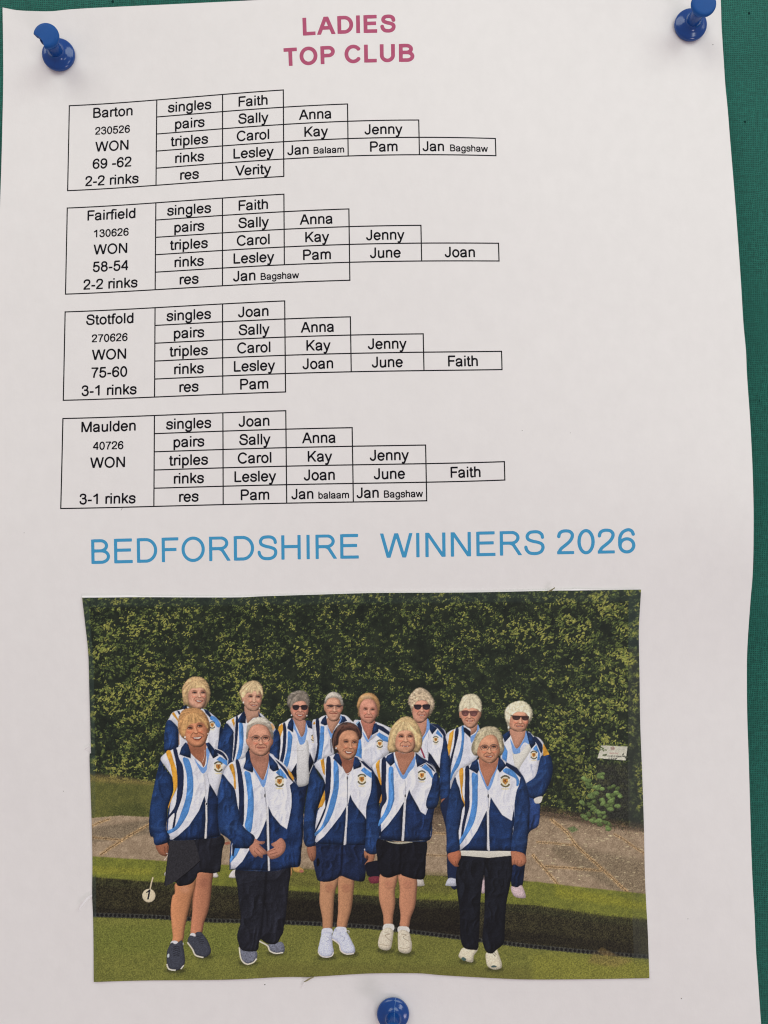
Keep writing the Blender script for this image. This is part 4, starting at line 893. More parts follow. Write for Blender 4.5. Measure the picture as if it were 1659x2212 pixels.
    p.white([(965, 1260), (990, 1190), (1050, 1120), (1140, 1080), (1230, 1050), (1280, 980), (1530, 1000), (1600, 1055), (1720, 1150), (1825, 1325), (1890, 1430), (1932, 1520), (1937, 1650), (1927, 1990), (1907, 2180), (1887, 2352), (1760, 2374), (1530, 2418), (1090, 2398), (1046, 2372), (1060, 2080), (1100, 2000), (1000, 1950), (930, 1900), (905, 1800), (910, 1600), (930, 1400)])
    p.stripe([(1043, 1152), (1085, 1128), (1110, 1210), (1122, 1330), (1122, 1432), (1100, 1402), (1095, 1300), (1068, 1222)], ORANGE)
    p.stripe([(1120, 1095), (1155, 1088), (1192, 1230), (1217, 1400), (1222, 1600), (1217, 1830), (1190, 1850), (1160, 1700), (1160, 1500), (1140, 1250)], NAVYD)
    p.stripe([(1225, 1225), (1290, 1228), (1320, 1380), (1337, 1560), (1332, 1750), (1300, 1950), (1230, 1880), (1250, 1760), (1265, 1560), (1245, 1350)], BLUE)
    p.stripe([(1105, 2125), (1175, 2140), (1130, 2230), (1055, 2320), (1048, 2280), (1078, 2200)], BLUE)
    p.stripe([(1080, 2090), (1112, 2130), (1096, 2232), (1078, 2232)], NAVYD)
    p.navy([(1490, 1785), (1502, 1870), (1514, 2412), (1105, 2394), (1200, 2300), (1300, 2130), (1400, 2000), (1455, 1880)], (25, 47, 88), sm=False)
    p.navy([(1770, 1385), (1825, 1338), (1890, 1430), (1932, 1520), (1937, 1650), (1927, 1990), (1907, 2180), (1887, 2354), (1700, 2388), (1530, 2418), (1520, 1900), (1513, 1635), (1560, 1740), (1659, 1860), (1735, 1912), (1764, 1780), (1790, 1640), (1790, 1500)], (25, 49, 94), sm=False)
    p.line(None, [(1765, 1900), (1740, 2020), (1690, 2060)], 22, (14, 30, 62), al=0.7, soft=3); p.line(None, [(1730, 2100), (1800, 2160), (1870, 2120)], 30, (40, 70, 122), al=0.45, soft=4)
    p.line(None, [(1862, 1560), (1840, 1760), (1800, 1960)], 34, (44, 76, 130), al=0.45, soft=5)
    p.navy([(963, 1252), (1030, 1330), (1090, 1400), (1117, 1460), (1142, 1620), (1167, 1720), (1192, 1840), (1250, 1920), (1352, 2010), (1292, 2132), (1200, 2142), (1090, 2132), (1078, 2080), (1010, 2010), (940, 1960), (913, 1860), (903, 1700), (913, 1500), (938, 1350)], gx=-0.06)
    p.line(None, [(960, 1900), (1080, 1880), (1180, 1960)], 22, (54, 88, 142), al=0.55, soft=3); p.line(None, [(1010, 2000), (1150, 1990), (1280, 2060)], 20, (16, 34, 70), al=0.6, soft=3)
    p.line('jacket', [(1468, 1410), (1476, 1500), (1488, 1650)], 7, (120, 124, 136), al=0.8); p.line('jacket', [(1488, 1640), (1502, 1790), (1508, 2050), (1520, 2412)], 22, (204, 204, 206))
    p.dot(None, 1472, 1510, 9, 24, (60, 60, 66))
    # hands folded
    hs = (190, 128, 104)
    p.skin([(1352, 2025), (1400, 2055), (1465, 2058), (1467, 2078), (1440, 2095), (1402, 2092), (1440, 2130), (1500, 2188), (1490, 2212), (1450, 2220), (1440, 2260), (1390, 2235), (1350, 2250), (1300, 2190), (1283, 2130), (1330, 2080)], hs, rnd=0.3)
    p.skin([(1550, 2085), (1600, 2060), (1659, 2018), (1702, 2050), (1722, 2110), (1702, 2185), (1640, 2245), (1560, 2272), (1520, 2252), (1498, 2182), (1580, 2132), (1555, 2110)], hs, rnd=0.3)
    for a, b, c, d in ((1400, 2110, 1470, 2180), (1370, 2140, 1440, 2215), (1340, 2170, 1400, 2232), (1520, 2180, 1600, 2150), (1530, 2215, 1620, 2190), (1560, 2245, 1640, 2220)):
        p.line(None, [(a, b), (c, d)], 8, (128, 78, 62), al=0.8)
    p.skin([(1285, 960), (1300, 1100), (1360, 1210), (1440, 1322), (1472, 1270), (1512, 1130), (1522, 980), (1420, 1040)], (176, 120, 98), rnd=0.15)
    p.dot(None, 1410, 1060, 100, 36, (140, 92, 74), al=0.55, soft=6)
    p('shirt', [(1278, 1000), (1300, 1110), (1372, 1230), (1442, 1322), (1478, 1270), (1512, 1140), (1522, 1010), (1534, 1080), (1512, 1200), (1477, 1370), (1445, 1407), (1400, 1322), (1350, 1230), (1288, 1120)], SHIRT, nz=0.06)
    p.navy([(1213, 1182), (1240, 1090), (1240, 1010), (1280, 968), (1302, 1090), (1327, 1160), (1322, 1232), (1250, 1207)]); p.navy([(1513, 1008), (1560, 1058), (1622, 1130), (1642, 1202), (1570, 1222), (1528, 1180)])
    p.line('jacket', [(1213, 1186), (1260, 1214), (1322, 1238)], 8, (214, 214, 222)); p.line('jacket', [(1560, 1228), (1645, 1205)], 8, (214, 214, 222))
    p.stripe([(1590, 1070), (1700, 1160), (1760, 1245), (1822, 1345), (1806, 1345), (1755, 1290), (1690, 1200)], NAVYD); p.line('jacket', [(1590, 1066), (1705, 1150), (1820, 1330)], 9, (214, 214, 222))
    p.stripe([(1600, 1232), (1655, 1182), (1722, 1262), (1742, 1312), (1659, 1282)], BLUE); p.stripe([(1740, 1180), (1790, 1240), (1822, 1300), (1810, 1332), (1760, 1262)], ORANGE)
    p.badge(1645, 1337, 58)
    p.hair([(1258, 840), (1252, 720), (1270, 640), (1330, 590), (1400, 566), (1480, 578), (1532, 630), (1558, 720), (1566, 830), (1420, 880)], (206, 200, 184), (1400, 620), amp=0.4)
    p.face([(1243, 832), (1262, 825), (1275, 740), (1320, 675), (1400, 650), (1490, 680), (1532, 745), (1552, 825), (1572, 842), (1566, 890), (1542, 920), (1520, 980), (1480, 1020), (1420, 1036), (1350, 1016), (1300, 970), (1280, 930), (1250, 885)], (206, 146, 118), ((1365, 815), (1480, 815)), (1422, 880), (1370, 928, 1476, 930), 6, True, wear='wire', open_=4, brow=(170, 120, 96))

    p = Pen(11, 1659)
    p.skin([(490, 2500), (620, 2500), (690, 2460), (692, 2560), (660, 2640), (642, 2760), (632, 2950), (610, 3130), (515, 3130), (500, 2980), (468, 2800), (470, 2660)], (186, 134, 96), rnd=0.4, gx=-0.06)
    p.skin([(700, 2470), (800, 2490), (882, 2510), (872, 2700), (852, 2870), (812, 3010), (780, 3110), (678, 3110), (690, 2900), (690, 2700)], (186, 132, 94), rnd=0.4, gx=-0.1)
    for x, y in ((590, 2610), (785, 2610)): p.dot(None, x, y, 56, 42, (168, 108, 80), al=0.6, soft=4); p.line(None, [(x - 50, y + 40), (x, y + 58), (x + 50, y + 40)], 9, (140, 88, 64), al=0.6, soft=1.5)
    p('sock', [(508, 3105), (612, 3105), (614, 3170), (500, 3170)], (208, 212, 228)); p('sock', [(670, 3088), (780, 3092), (782, 3160), (670, 3150)], (208, 212, 228))
    p('shoe', [(500, 3150), (610, 3155), (618, 3220), (624, 3300), (638, 3380), (612, 3435), (530, 3452), (470, 3425), (448, 3372), (468, 3270), (488, 3180)], (204, 210, 230), nz=0.08, rnd=0.25); p.line('shoe', [(450, 3385), (480, 3428), (540, 3448), (612, 3434), (636, 3390)], 12, (224, 214, 204))
    p('shoe', [(655, 3100), (690, 3140), (780, 3140), (810, 3170), (852, 3250), (892, 3340), (882, 3400), (790, 3412), (720, 3372), (702, 3290), (625, 3240), (622, 3180)], (204, 210, 230), nz=0.08, rnd=0.25); p.line('shoe', [(618, 3230), (700, 3292), (722, 3370), (790, 3410), (880, 3402)], 14, (226, 212, 198))
    p.line(None, [(545, 3200), (595, 3230), (545, 3260)], 5, (140, 146, 172)); p.line(None, [(720, 3190), (770, 3220), (740, 3260)], 5, (140, 146, 172)); p.line(None, [(780, 3140), (815, 3130), (820, 3160)], 6, (220, 214, 206))
    p('shorts', [(425, 2080), (1025, 2090), (1022, 2400), (1000, 2532), (900, 2532), (800, 2500), (722, 2470), (690, 2492), (620, 2532), (500, 2542), (428, 2472)], (24, 37, 68), nz=0.12, rnd=0.35, rr=8, fold=0.15)
    p.line(None, [(745, 2100), (735, 2300), (715, 2480)], 20, (10, 16, 36), al=0.8, soft=2)
    p.skin([(322, 2118), (415, 2105), (427, 2200), (415, 2272), (380, 2300), (350, 2272), (320, 2190)], (162, 106, 80), rnd=0.3); p.line(None, [(370, 2200), (385, 2280)], 7, (104, 62, 46)); p('sunglasses', [(435, 2270), (458, 2265), (470, 2310), (450, 2360), (432, 2340)], (14, 14, 18))
    p.skin([(1010, 2165), (1120, 2190), (1127, 2262), (1090, 2332), (1040, 2352), (1010, 2332), (1050, 2272), (1010, 2252)], (176, 116, 84), rnd=0.3); p.dot(None, 1040, 2255, 14, 30, (70, 40, 32), al=0.8, soft=1)
    p.white([(398, 1140), (470, 1080), (550, 1050), (640, 1015), (700, 1000), (900, 1030), (1000, 1088), (1092, 1178), (1132, 1240), (1162, 1400), (1182, 1600), (1192, 1900), (1177, 2184), (1020, 2175), (1032, 2098), (700, 2106), (415, 2082), (412, 2000), (402, 1870), (430, 1700), (450, 1659), (520, 1480), (525, 1330), (450, 1210)])
    p.stripe([(478, 1082), (520, 1063), (532, 1180), (532, 1270), (510, 1240), (490, 1160)], ORANGE); p.stripe([(530, 1440), (537, 1560), (500, 1640), (448, 1660), (480, 1560)], ORANGE)
    p.stripe([(553, 1062), (597, 1053), (607, 1200), (602, 1330), (592, 1480), (552, 1640), (512, 1760), (430, 1932), (418, 1920), (470, 1800), (520, 1680), (535, 1640), (535, 1480), (540, 1300)], NAVYD)
    p.stripe([(638, 1095), (692, 1152), (699, 1300), (697, 1420), (662, 1600), (612, 1750), (542, 1870), (420, 1995), (408, 1962), (490, 1880), (560, 1700), (600, 1550), (635, 1400)], BLUE)
    p.navy([(790, 1635), (797, 1700), (772, 2104), (420, 2084), (520, 2000), (620, 1880), (720, 1750)], (25, 47, 88), sm=False)
    p.navy([(836, 1495), (860, 1560), (920, 1650), (1010, 1762), (1032, 1800), (1034, 2100), (788, 2104), (803, 1640)], (25, 49, 92), sm=False)
    p.navy([(398, 1140), (430, 1210), (470, 1290), (527, 1342), (532, 1420), (482, 1560), (452, 1640), (432, 1690), (422, 1800), (407, 1900), (417, 2100), (410, 2112), (318, 2124), (278, 2060), (272, 1960), (278, 1800), (298, 1600), (330, 1400), (350, 1260)], gx=-0.05)
    p.navy([(1093, 1195), (1132, 1245), (1162, 1400), (1182, 1600), (1192, 1900), (1177, 2186), (1018, 2176), (1030, 1900), (1028, 1650), (1078, 1480), (1093, 1350)])
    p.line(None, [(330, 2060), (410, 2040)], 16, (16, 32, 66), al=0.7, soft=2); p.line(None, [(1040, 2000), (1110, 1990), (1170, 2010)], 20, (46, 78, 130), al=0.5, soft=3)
    p.line('jacket', [(800, 1270), (802, 1450), (800, 1640)], 9, (96, 100, 112), al=0.85); p.line('jacket', [(798, 1630), (792, 1800), (766, 2102)], 22, (206, 206, 208)); p.dot(None, 802, 1300, 7, 20, (50, 50, 56))
    p.skin([(690, 990), (718, 1110), (760, 1200), (805, 1262), (862, 1180), (887, 1040), (820, 1085)], (156, 96, 74), rnd=0.15); p.dot(None, 800, 1095, 80, 34, (118, 70, 54), al=0.6, soft=6)
    p.navy([(628, 1062), (660, 1000), (700, 1008), (737, 1110), (732, 1168), (680, 1112)]); p.navy([(888, 1040), (920, 1048), (972, 1110), (967, 1166), (875, 1198), (868, 1150)])
    p.stripe([(943, 1085), (1000, 1098), (1097, 1190), (1092, 1217), (1000, 1152)], NAVYD); p.stripe([(963, 1207), (1000, 1168), (1092, 1235), (1092, 1302), (1030, 1262)], BLUE)
    p.line('jacket', [(730, 1172), (790, 1250), (870, 1202)], 9, (216, 216, 222)); p.line('jacket', [(950, 1090), (1000, 1150), (1090, 1222)], 8, (216, 216, 222))
    p.badge(975, 1310, 56)
    p.hair([(690, 990), (640, 960), (620, 900), (613, 830), (640, 740), (690, 670), (760, 630), (840, 633), (912, 668), (962, 740), (974, 800), (940, 840), (800, 880)], (56, 39, 36), (800, 690), amp=0.6)
    p.face([(655, 915), (678, 900), (690, 800), (740, 740), (830, 720), (900, 745), (932, 790), (937, 850), (922, 950), (902, 1020), (850, 1070), (800, 1080), (750, 1060), (710, 1010), (690, 965), (664, 950)], (198, 140, 106), ((785, 862), (887, 867)), (842, 930), (765, 975, 872, 985), 20, True, open_=10, brow=(92, 60, 46))
    p.hair([(680, 900), (660, 800), (700, 700), (800, 660), (900, 690), (948, 770), (948, 820), (915, 745), (830, 722), (752, 738), (704, 800), (692, 890)], (62, 42, 37), (800, 640), amp=0.7)
    for q, c_ in (([(720, 690), (660, 760), (632, 880), (640, 950)], (104, 72, 58)), ([(760, 660), (700, 700), (665, 790), (655, 890)], (92, 60, 50)), ([(800, 645), (880, 665), (935, 720), (958, 790)], (100, 66, 54)),
                  ([(760, 680), (840, 670), (910, 715)], (112, 76, 62)), ([(720, 720), (790, 690), (870, 700), (930, 770)], (86, 56, 46)), ([(700, 740), (680, 820), (672, 900)], (40, 28, 27)), ([(840, 700), (905, 730), (925, 800)], (60, 40, 34)), ([(780, 715), (735, 745), (705, 800)], (70, 46, 38))):
        p.line(None, q, 26, tuple(np.array(c_) * 1.2), 6, al=0.7, soft=1.0)
    p.dot(None, 665, 940, 8, 10, (224, 214, 204))

    p = Pen(12, 1659)
    p('shorts', [(1020, 2330), (1090, 2300), (1200, 2300), (1200, 2480), (1060, 2480), (1025, 2420)], (20, 22, 34), nz=0.1)
    p('shoe', [(1060, 2490), (1180, 2480), (1190, 2550), (1100, 2565), (1065, 2540)], (124, 48, 62), nz=0.1, rnd=0.2)
    p.skin([(1198, 2440), (1300, 2460), (1412, 2440), (1372, 2650), (1377, 2800), (1352, 2950), (1340, 3075), (1245, 3075), (1230, 2940), (1188, 2780), (1178, 2650)], (196, 136, 100), rnd=0.4, gx=-0.06)
    p.skin([(1423, 2440), (1622, 2480), (1632, 2700), (1612, 2850), (1562, 2980), (1532, 3105), (1433, 3095), (1440, 2950), (1423, 2800), (1430, 2640)], (194, 132, 98), rnd=0.4, gx=-0.08)
    for x, y in ((1300, 2570), (1520, 2570)): p.dot(None, x, y, 54, 40, (182, 118, 90), al=0.6, soft=4); p.line(None, [(x - 45, y + 40), (x, y + 56), (x + 45, y + 40)], 9, (150, 96, 72), al=0.6, soft=1.5)
    p('sock', [(1245, 3055), (1352, 3055), (1352, 3130), (1235, 3130)], (214, 212, 204)); p('sock', [(1418, 3080), (1532, 3088), (1536, 3160), (1415, 3150)], (214, 212, 204))
    p('shoe', [(1215, 3130), (1290, 3090), (1352, 3130), (1350, 3200), (1340, 3270), (1322, 3342), (1270, 3367), (1190, 3342), (1168, 3282), (1188, 3190)], (218, 208, 184), nz=0.08, rnd=0.25)
    p('shoe', [(1412, 3150), (1470, 3120), (1540, 3150), (1562, 3220), (1577, 3310), (1560, 3382), (1500, 3404), (1420, 3372), (1408, 3280)], (218, 208, 184), nz=0.08, rnd=0.25)
    for q in ((1190, 3290, 1310, 3310), (1430, 3330, 1550, 3330)): p.line(None, [(q[0], q[1]), ((q[0] + q[2]) / 2, q[1] + 14), (q[2], q[3])], 6, (156, 140, 112), al=0.8)
    p.line(None, [(1250, 3150), (1310, 3170), (1255, 3190), (1345, 3270)], 6, (150, 132, 106)); p.line(None, [(1450, 3170), (1510, 3180), (1470, 3210), (1540, 3260)], 6, (150, 132, 106))
    p('shorts', [(1168, 2025), (1450, 2080), (1742, 2045), (1737, 2300), (1727, 2494), (1620, 2512), (1470, 2472), (1430, 2452), (1300, 2494), (1200, 2454), (1165, 2300)], (20, 22, 30), nz=0.12, rnd=0.35, rr=8, fold=0.14)
    p.line(None, [(1440, 2120), (1440, 2300), (1425, 2460)], 18, (8, 9, 14), al=0.8, soft=2)
    p('shirt', [(1180, 2010), (1200, 2030), (1320, 2062), (1450, 2068), (1600, 2050), (1600, 2064), (1450, 2088), (1320, 2074)], (176, 172, 150), nz=0.05)
    p.white([(1100, 1152), (1180, 1080), (1250, 1040), (1350, 990), (1620, 980), (1700, 1040), (1759, 1088), (1839, 1158), (1870, 1230), (1900, 1290), (1914, 1450), (1882, 1600), (1846, 1659), (1821, 1809), (1786, 2042), (1480, 2058), (1190, 2030), (1192, 1960), (1185, 1800), (1190, 1650), (1212, 1500), (1202, 1400), (1170, 1300), (1130, 1240)])
    p.stripe([(1143, 1135), (1190, 1078), (1187, 1160), (1202, 1290), (1217, 1382), (1190, 1362), (1160, 1240)], ORANGE); p.stripe([(1213, 1488), (1232, 1540), (1200, 1602), (1173, 1592)], (190, 130, 52))
    p.navy([(1130, 1250), (1165, 1290), (1205, 1390), (1213, 1470), (1185, 1580), (1165, 1640), (1160, 1400)], (26, 34, 58))
    p.stripe([(1218, 1072), (1262, 1058), (1267, 1250), (1262, 1420), (1272, 1560), (1217, 1659), (1190, 1805), (1188, 1720), (1215, 1560), (1210, 1400), (1210, 1200)], NAVYD)
    p.stripe([(1298, 1182), (1352, 1178), (1357, 1350), (1367, 1520), (1352, 1600), (1302, 1720), (1183, 1875), (1183, 1812), (1240, 1720), (1290, 1580), (1295, 1400)], BLUE)
    p.navy([(1480, 1585), (1475, 1700), (1452, 2054), (1192, 2028), (1192, 1960), (1290, 1860), (1410, 1700)], (25, 47, 88), sm=False)
    p.navy([(1543, 1435), (1570, 1500), (1650, 1640), (1680, 1702), (1740, 1742), (1770, 1659), (1848, 1655), (1821, 1809), (1786, 2046), (1480, 2058), (1507, 1560)], (25, 46, 88), sm=False)
    p.navy([(1868, 1228), (1900, 1288), (1914, 1450), (1890, 1600), (1846, 1662), (1757, 1660), (1752, 1560), (1808, 1400), (1824, 1290)])
    p.line('jacket', [(1490, 1320), (1500, 1420), (1498, 1500)], 6, (130, 134, 146), al=0.7); p.line('jacket', [(1496, 1510), (1478, 1800), (1466, 2052)], 24, (204, 204, 206)); p.dot(None, 1496, 1512, 9, 18, (44, 44, 50))
    p.skin([(1375, 980), (1400, 1100), (1430, 1200), (1475, 1262), (1532, 1170), (1592, 1080), (1602, 970), (1490, 1005)], (178, 120, 94), rnd=0.15); p.dot(None, 1490, 1030, 90, 34, (140, 90, 70), al=0.55, soft=6)
    p('shirt', [(1353, 1000), (1380, 1110), (1440, 1220), (1475, 1264), (1525, 1180), (1612, 1035), (1622, 1060), (1602, 1160), (1542, 1230), (1510, 1292), (1475, 1312), (1440, 1282), (1400, 1200), (1363, 1100)], SHIRT, nz=0.06)
    p.navy([(1253, 1082), (1280, 1030), (1355, 988), (1362, 1070), (1372, 1110), (1320, 1157)]); p.navy([(1618, 990), (1700, 1058), (1742, 1120), (1700, 1160), (1640, 1168), (1623, 1080)])
    p.stripe([(1690, 1050), (1780, 1098), (1842, 1170), (1868, 1235), (1830, 1212), (1740, 1122)], NAVYD); p.line('jacket', [(1745, 1112), (1820, 1160), (1866, 1232)], 8, (214, 214, 220))
    p.stripe([(1694, 1172), (1737, 1130), (1810, 1200), (1835, 1282), (1818, 1302), (1768, 1222)], BLUE); p.line('jacket', [(1640, 1172), (1740, 1118)], 8, (214, 214, 222))
    p.badge(1695, 1265, 52)
    p.hair([(1300, 975), (1283, 930), (1300, 800), (1320, 720), (1370, 640), (1440, 580), (1520, 558), (1592, 590), (1642, 650), (1682, 730), (1702, 830), (1692, 920), (1660, 980), (1615, 990), (1480, 940), (1370, 985), (1340, 985)], (206, 176, 124), (1510, 590), amp=0.5)
    p.face([(1368, 830), (1400, 755), (1480, 725), (1560, 735), (1602, 790), (1617, 880), (1602, 950), (1560, 990), (1480, 1000), (1420, 982), (1383, 930)], (212, 152, 120), ((1447, 797), (1555, 795)), (1502, 850), (1450, 910, 1552, 910), 8, True, open_=6)
    p.hair([(1370, 900), (1340, 800), (1380, 690), (1490, 620), (1590, 680), (1640, 800), (1625, 900), (1605, 810), (1570, 745), (1500, 722), (1425, 742), (1385, 810)], (214, 186, 134), (1510, 580), amp=0.55)

    p = Pen(13, 3318)
    p('shoe', [(535, 3335), (660, 3350), (712, 3325), (702, 3372), (660, 3432), (650, 3502), (600, 3506), (520, 3472), (478, 3440), (495, 3380)], (220, 212, 184), nz=0.08, rnd=0.25); p.dot(None, 540, 3470, 30, 20, (70, 96, 92), 0.4)
    p('shoe', [(808, 3395), (890, 3390), (930, 3345), (962, 3420), (997, 3530), (980, 3584), (900, 3596), (830, 3562), (808, 3500)], (220, 212, 184), nz=0.08, rnd=0.25); p.dot(None, 900, 3560, 34, 14, (70, 92, 92)); p.line(None, [(900, 3380), (930, 3420)], 7, (120, 110, 92)); p.line(None, [(885, 3400), (920, 3440)], 7, (120, 110, 92))
    p('trousers', [(498, 2225), (840, 2245), (1112, 2220), (1122, 2400), (1092, 2600), (1052, 2800), (1032, 3100), (1022, 3272), (930, 3362), (880, 3402), (820, 3392), (780, 3322), (763, 3200), (788, 2900), (788, 2500), (772, 2500), (742, 2750), (732, 3000), (722, 3200), (710, 3342), (660, 3362), (540, 3332), (498, 3200), (490, 2900), (458, 2650), (443, 2500), (468, 2330)], (21, 24, 32), nz=0.12, rnd=0.35, rr=8, fold=0.15)
    p.line(None, [(795, 2260), (785, 2400), (780, 2520)], 14, (8, 9, 14), al=0.8, soft=2)
    p('shirt', [(500, 2155), (840, 2170), (1110, 2150), (1112, 2228), (840, 2256), (508, 2228)], (208, 206, 192), nz=0.04, sm=False, gy=-0.06)
    p.white([(433, 1290), (470, 1218), (520, 1178), (600, 1148), (700, 1080), (960, 1060), (1050, 1108), (1180, 1178), (1242, 1260), (1292, 1380), (1324, 1560), (1328, 1750), (1312, 1960), (1282, 2172), (1267, 2204), (1115, 2176), (840, 2174), (500, 2168), (480, 2174), (348, 2204), (333, 2050), (328, 1850), (343, 1650), (380, 1450)])
    p.stripe([(485, 1212), (531, 1183), (532, 1330), (522, 1460), (542, 1560), (572, 1640), (555, 1655), (520, 1560), (500, 1400)], ORANGE)
    p.stripe([(558, 1177), (602, 1158), (607, 1300), (607, 1500), (607, 1640), (572, 1780), (522, 2017), (505, 2017), (520, 1850), (550, 1700), (550, 1500), (555, 1330)], NAVYD)
    p.stripe([(638, 1242), (706, 1250), (707, 1450), (702, 1640), (662, 1830), (562, 2005), (488, 2105), (478, 2060), (540, 1950), (600, 1790), (635, 1620), (640, 1450)], BLUE)
    p.navy([(815, 1685), (822, 1800), (818, 2168), (505, 2162), (600, 2080), (700, 1930)], (25, 50, 96), sm=False)
    p.navy([(863, 1525), (900, 1590), (1000, 1740), (1115, 1812), (1140, 1670), (1152, 1830), (1130, 1900), (1118, 2170), (842, 2172), (842, 1700)], (25, 52, 100), sm=False)
    p.navy([(433, 1288), (460, 1360), (490, 1430), (512, 1540), (547, 1620), (522, 1680), (497, 1850), (477, 1960), (487, 2177), (343, 2206), (333, 2050), (328, 1850), (343, 1650), (380, 1440)], gx=-0.05)
    p.navy([(1235, 1258), (1292, 1380), (1327, 1560), (1328, 1750), (1312, 1960), (1272, 2206), (1113, 2178), (1130, 1950), (1145, 1800), (1150, 1600), (1175, 1450), (1200, 1390)])
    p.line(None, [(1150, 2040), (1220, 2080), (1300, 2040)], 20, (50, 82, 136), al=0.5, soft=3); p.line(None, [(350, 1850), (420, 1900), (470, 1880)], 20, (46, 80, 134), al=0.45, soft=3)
    p.line('jacket', [(828, 1445), (834, 1560), (832, 1680)], 7, (120, 124, 136), al=0.8); p.line('jacket', [(830, 1660), (830, 1900), (840, 2172)], 22, (208, 208, 210)); p.dot(None, 833, 1515, 9, 26, (60, 60, 66))
    p.skin([(348, 2210), (420, 2185), (492, 2172), (507, 2240), (470, 2330), (482, 2355), (440, 2362), (390, 2322), (353, 2270)], (186, 110, 78), rnd=0.3); p.line(None, [(440, 2290), (450, 2345)], 8, (120, 66, 46))
    p.skin([(1110, 2175), (1260, 2205), (1292, 2300), (1262, 2342), (1210, 2362), (1150, 2332), (1120, 2342), (1113, 2250)], (186, 118, 86), rnd=0.3)
    for x in (1150, 1190, 1230): p.line(None, [(x, 2280), (x - 4, 2345)], 7, (126, 74, 54), al=0.8)
    p.skin([(725, 1050), (735, 1180), (770, 1280), (825, 1402), (872, 1290), (932, 1180), (957, 1050), (850, 1125)], (184, 120, 92), rnd=0.15); p.dot(None, 845, 1140, 100, 34, (144, 90, 68), al=0.55, soft=6)
    p('shirt', [(700, 1080), (722, 1130), (735, 1200), (780, 1305), (827, 1402), (872, 1295), (935, 1170), (962, 1065), (968, 1110), (922, 1240), (872, 1390), (828, 1445), (778, 1350), (735, 1240), (698, 1130)], SHIRT, nz=0.06)
    p.navy([(603, 1192), (640, 1108), (700, 1068), (717, 1130), (722, 1200), (700, 1248)]); p.navy([(958, 1048), (1000, 1078), (1052, 1150), (975, 1238), (943, 1190)])
    p.line('jacket', [(603, 1196), (650, 1220), (700, 1252)], 8, (214, 214, 222)); p.line('jacket', [(970, 1242), (1056, 1156)], 8, (214, 214, 222))
    p.stripe([(1048, 1108), (1180, 1178), (1237, 1260), (1217, 1292), (1140, 1222), (1040, 1150)], NAVYD)
    p.stripe([(1008, 1217), (1050, 1178), (1140, 1220), (1202, 1320), (1197, 1382), (1170, 1392), (1165, 1312), (1080, 1262)], BLUE)
    p.badge(1037, 1335, 62)
    p.hair([(690, 1030), (640, 990), (633, 920), (670, 820), (710, 740), (780, 688), (860, 678), (940, 698), (992, 770), (1012, 850), (1027, 930), (1012, 990), (970, 1030), (830, 980)], (180, 168, 136), (840, 720), amp=0.55)
    p.face([(698, 1005), (710, 920), (745, 850), (800, 795), (870, 775), (930, 805), (965, 880), (972, 980), (950, 1050), (905, 1105), (850, 1120), (790, 1105), (735, 1060)], (206, 146, 112), ((790, 928), (900, 922)), (850, 985), (795, 1035, 892, 1030), 10, True, wear='wire', open_=7, brow=(130, 96, 72))
    p.hair([(690, 1000), (670, 900), (720, 780), (820, 720), (930, 740), (990, 850), (985, 980), (965, 900), (930, 805), (870, 775), (800, 795), (745, 850), (712, 930)], (188, 176, 142), (830, 690), amp=0.55)

def paint_finish():
    # the pale, hazier band round the printed frame
    Y, X = np.mgrid[0:PH, 0:PW]
    DX = X / PK + PX0; DY = Y / PK + PY0
    xl = np.interp(DY, [1290, 1340, 1430, 1620, 1900, 2120], [193, 195, 203, 206, 208, 210])
    xr = np.interp(DY, [1290, 1700, 1850, 1950, 2050, 2120], [1357, 1356, 1359, 1364, 1368, 1371])
    yt = np.interp(DX, [180, 400, 900, 1385], [1315, 1312, 1306, 1302])
    lum = INK.mean(2)
    dark = np.clip((0.42 - blur(lum, 3)) / 0.2, 0, 1)
    amt = np.zeros((PH, PW), np.float32)
    amt = np.maximum(amt, np.clip((xl - DX) / 1.5, 0, 1) * 0.6)
    amt = np.maximum(amt, np.clip((DX - xr) / 1.2, 0, 1) * 0.62)
    amt = np.maximum(amt, np.clip((yt - DY) / 7, 0, 1) * 0.42)
    people = np.zeros((PH, PW), bool)
    amt = amt * dark * (REG <= 12)
    soft = blur(INK, 2.2)
    hz = np.where((DX > 1000)[..., None] & (DY > 1400)[..., None], rgb((78, 82, 78)), rgb((66, 86, 86)))
    tgt = soft * 0.45 + hz * 0.55
    INK[:] = INK * (1 - amt[..., None]) + tgt * amt[..., None]
    m = INK.mean(2, keepdims=True)
    INK[:] = m + (INK - m) * 0.9
    # the printer's sharpening
    INK[:] = np.clip(INK + 0.55 * (INK - blur(INK, 1.5)), 0, 1)
    # paper print grain
    g = GRAIN * 0.6 + (N2 - 0.5) * 1.4
    INK[:] = np.clip(INK * (1 + 0.05 * g[..., None] * (1.1 - 0.7 * m)) + 0.006 * g[..., None], 0, 1)
# ---------------------------------------------------------------------------
# helpers
# ---------------------------------------------------------------------------
def lin(c):
    c = np.asarray(c, float) / 255.0
    return np.where(c <= 0.04045, c / 12.92, ((c + 0.055) / 1.055) ** 2.4)

def put(name, me, parent=None, m=None):
    o = bpy.data.objects.new(name, me); COL.objects.link(o)
    if m is not None: me.materials.append(m)
    if parent is not None: o.parent = parent
    return o

def tag(o, label=None, category=None, group=None, kind=None):
    if label: o['label'] = label
    if category: o['category'] = category
    if group: o['group'] = group
    if kind: o['kind'] = kind
    return o

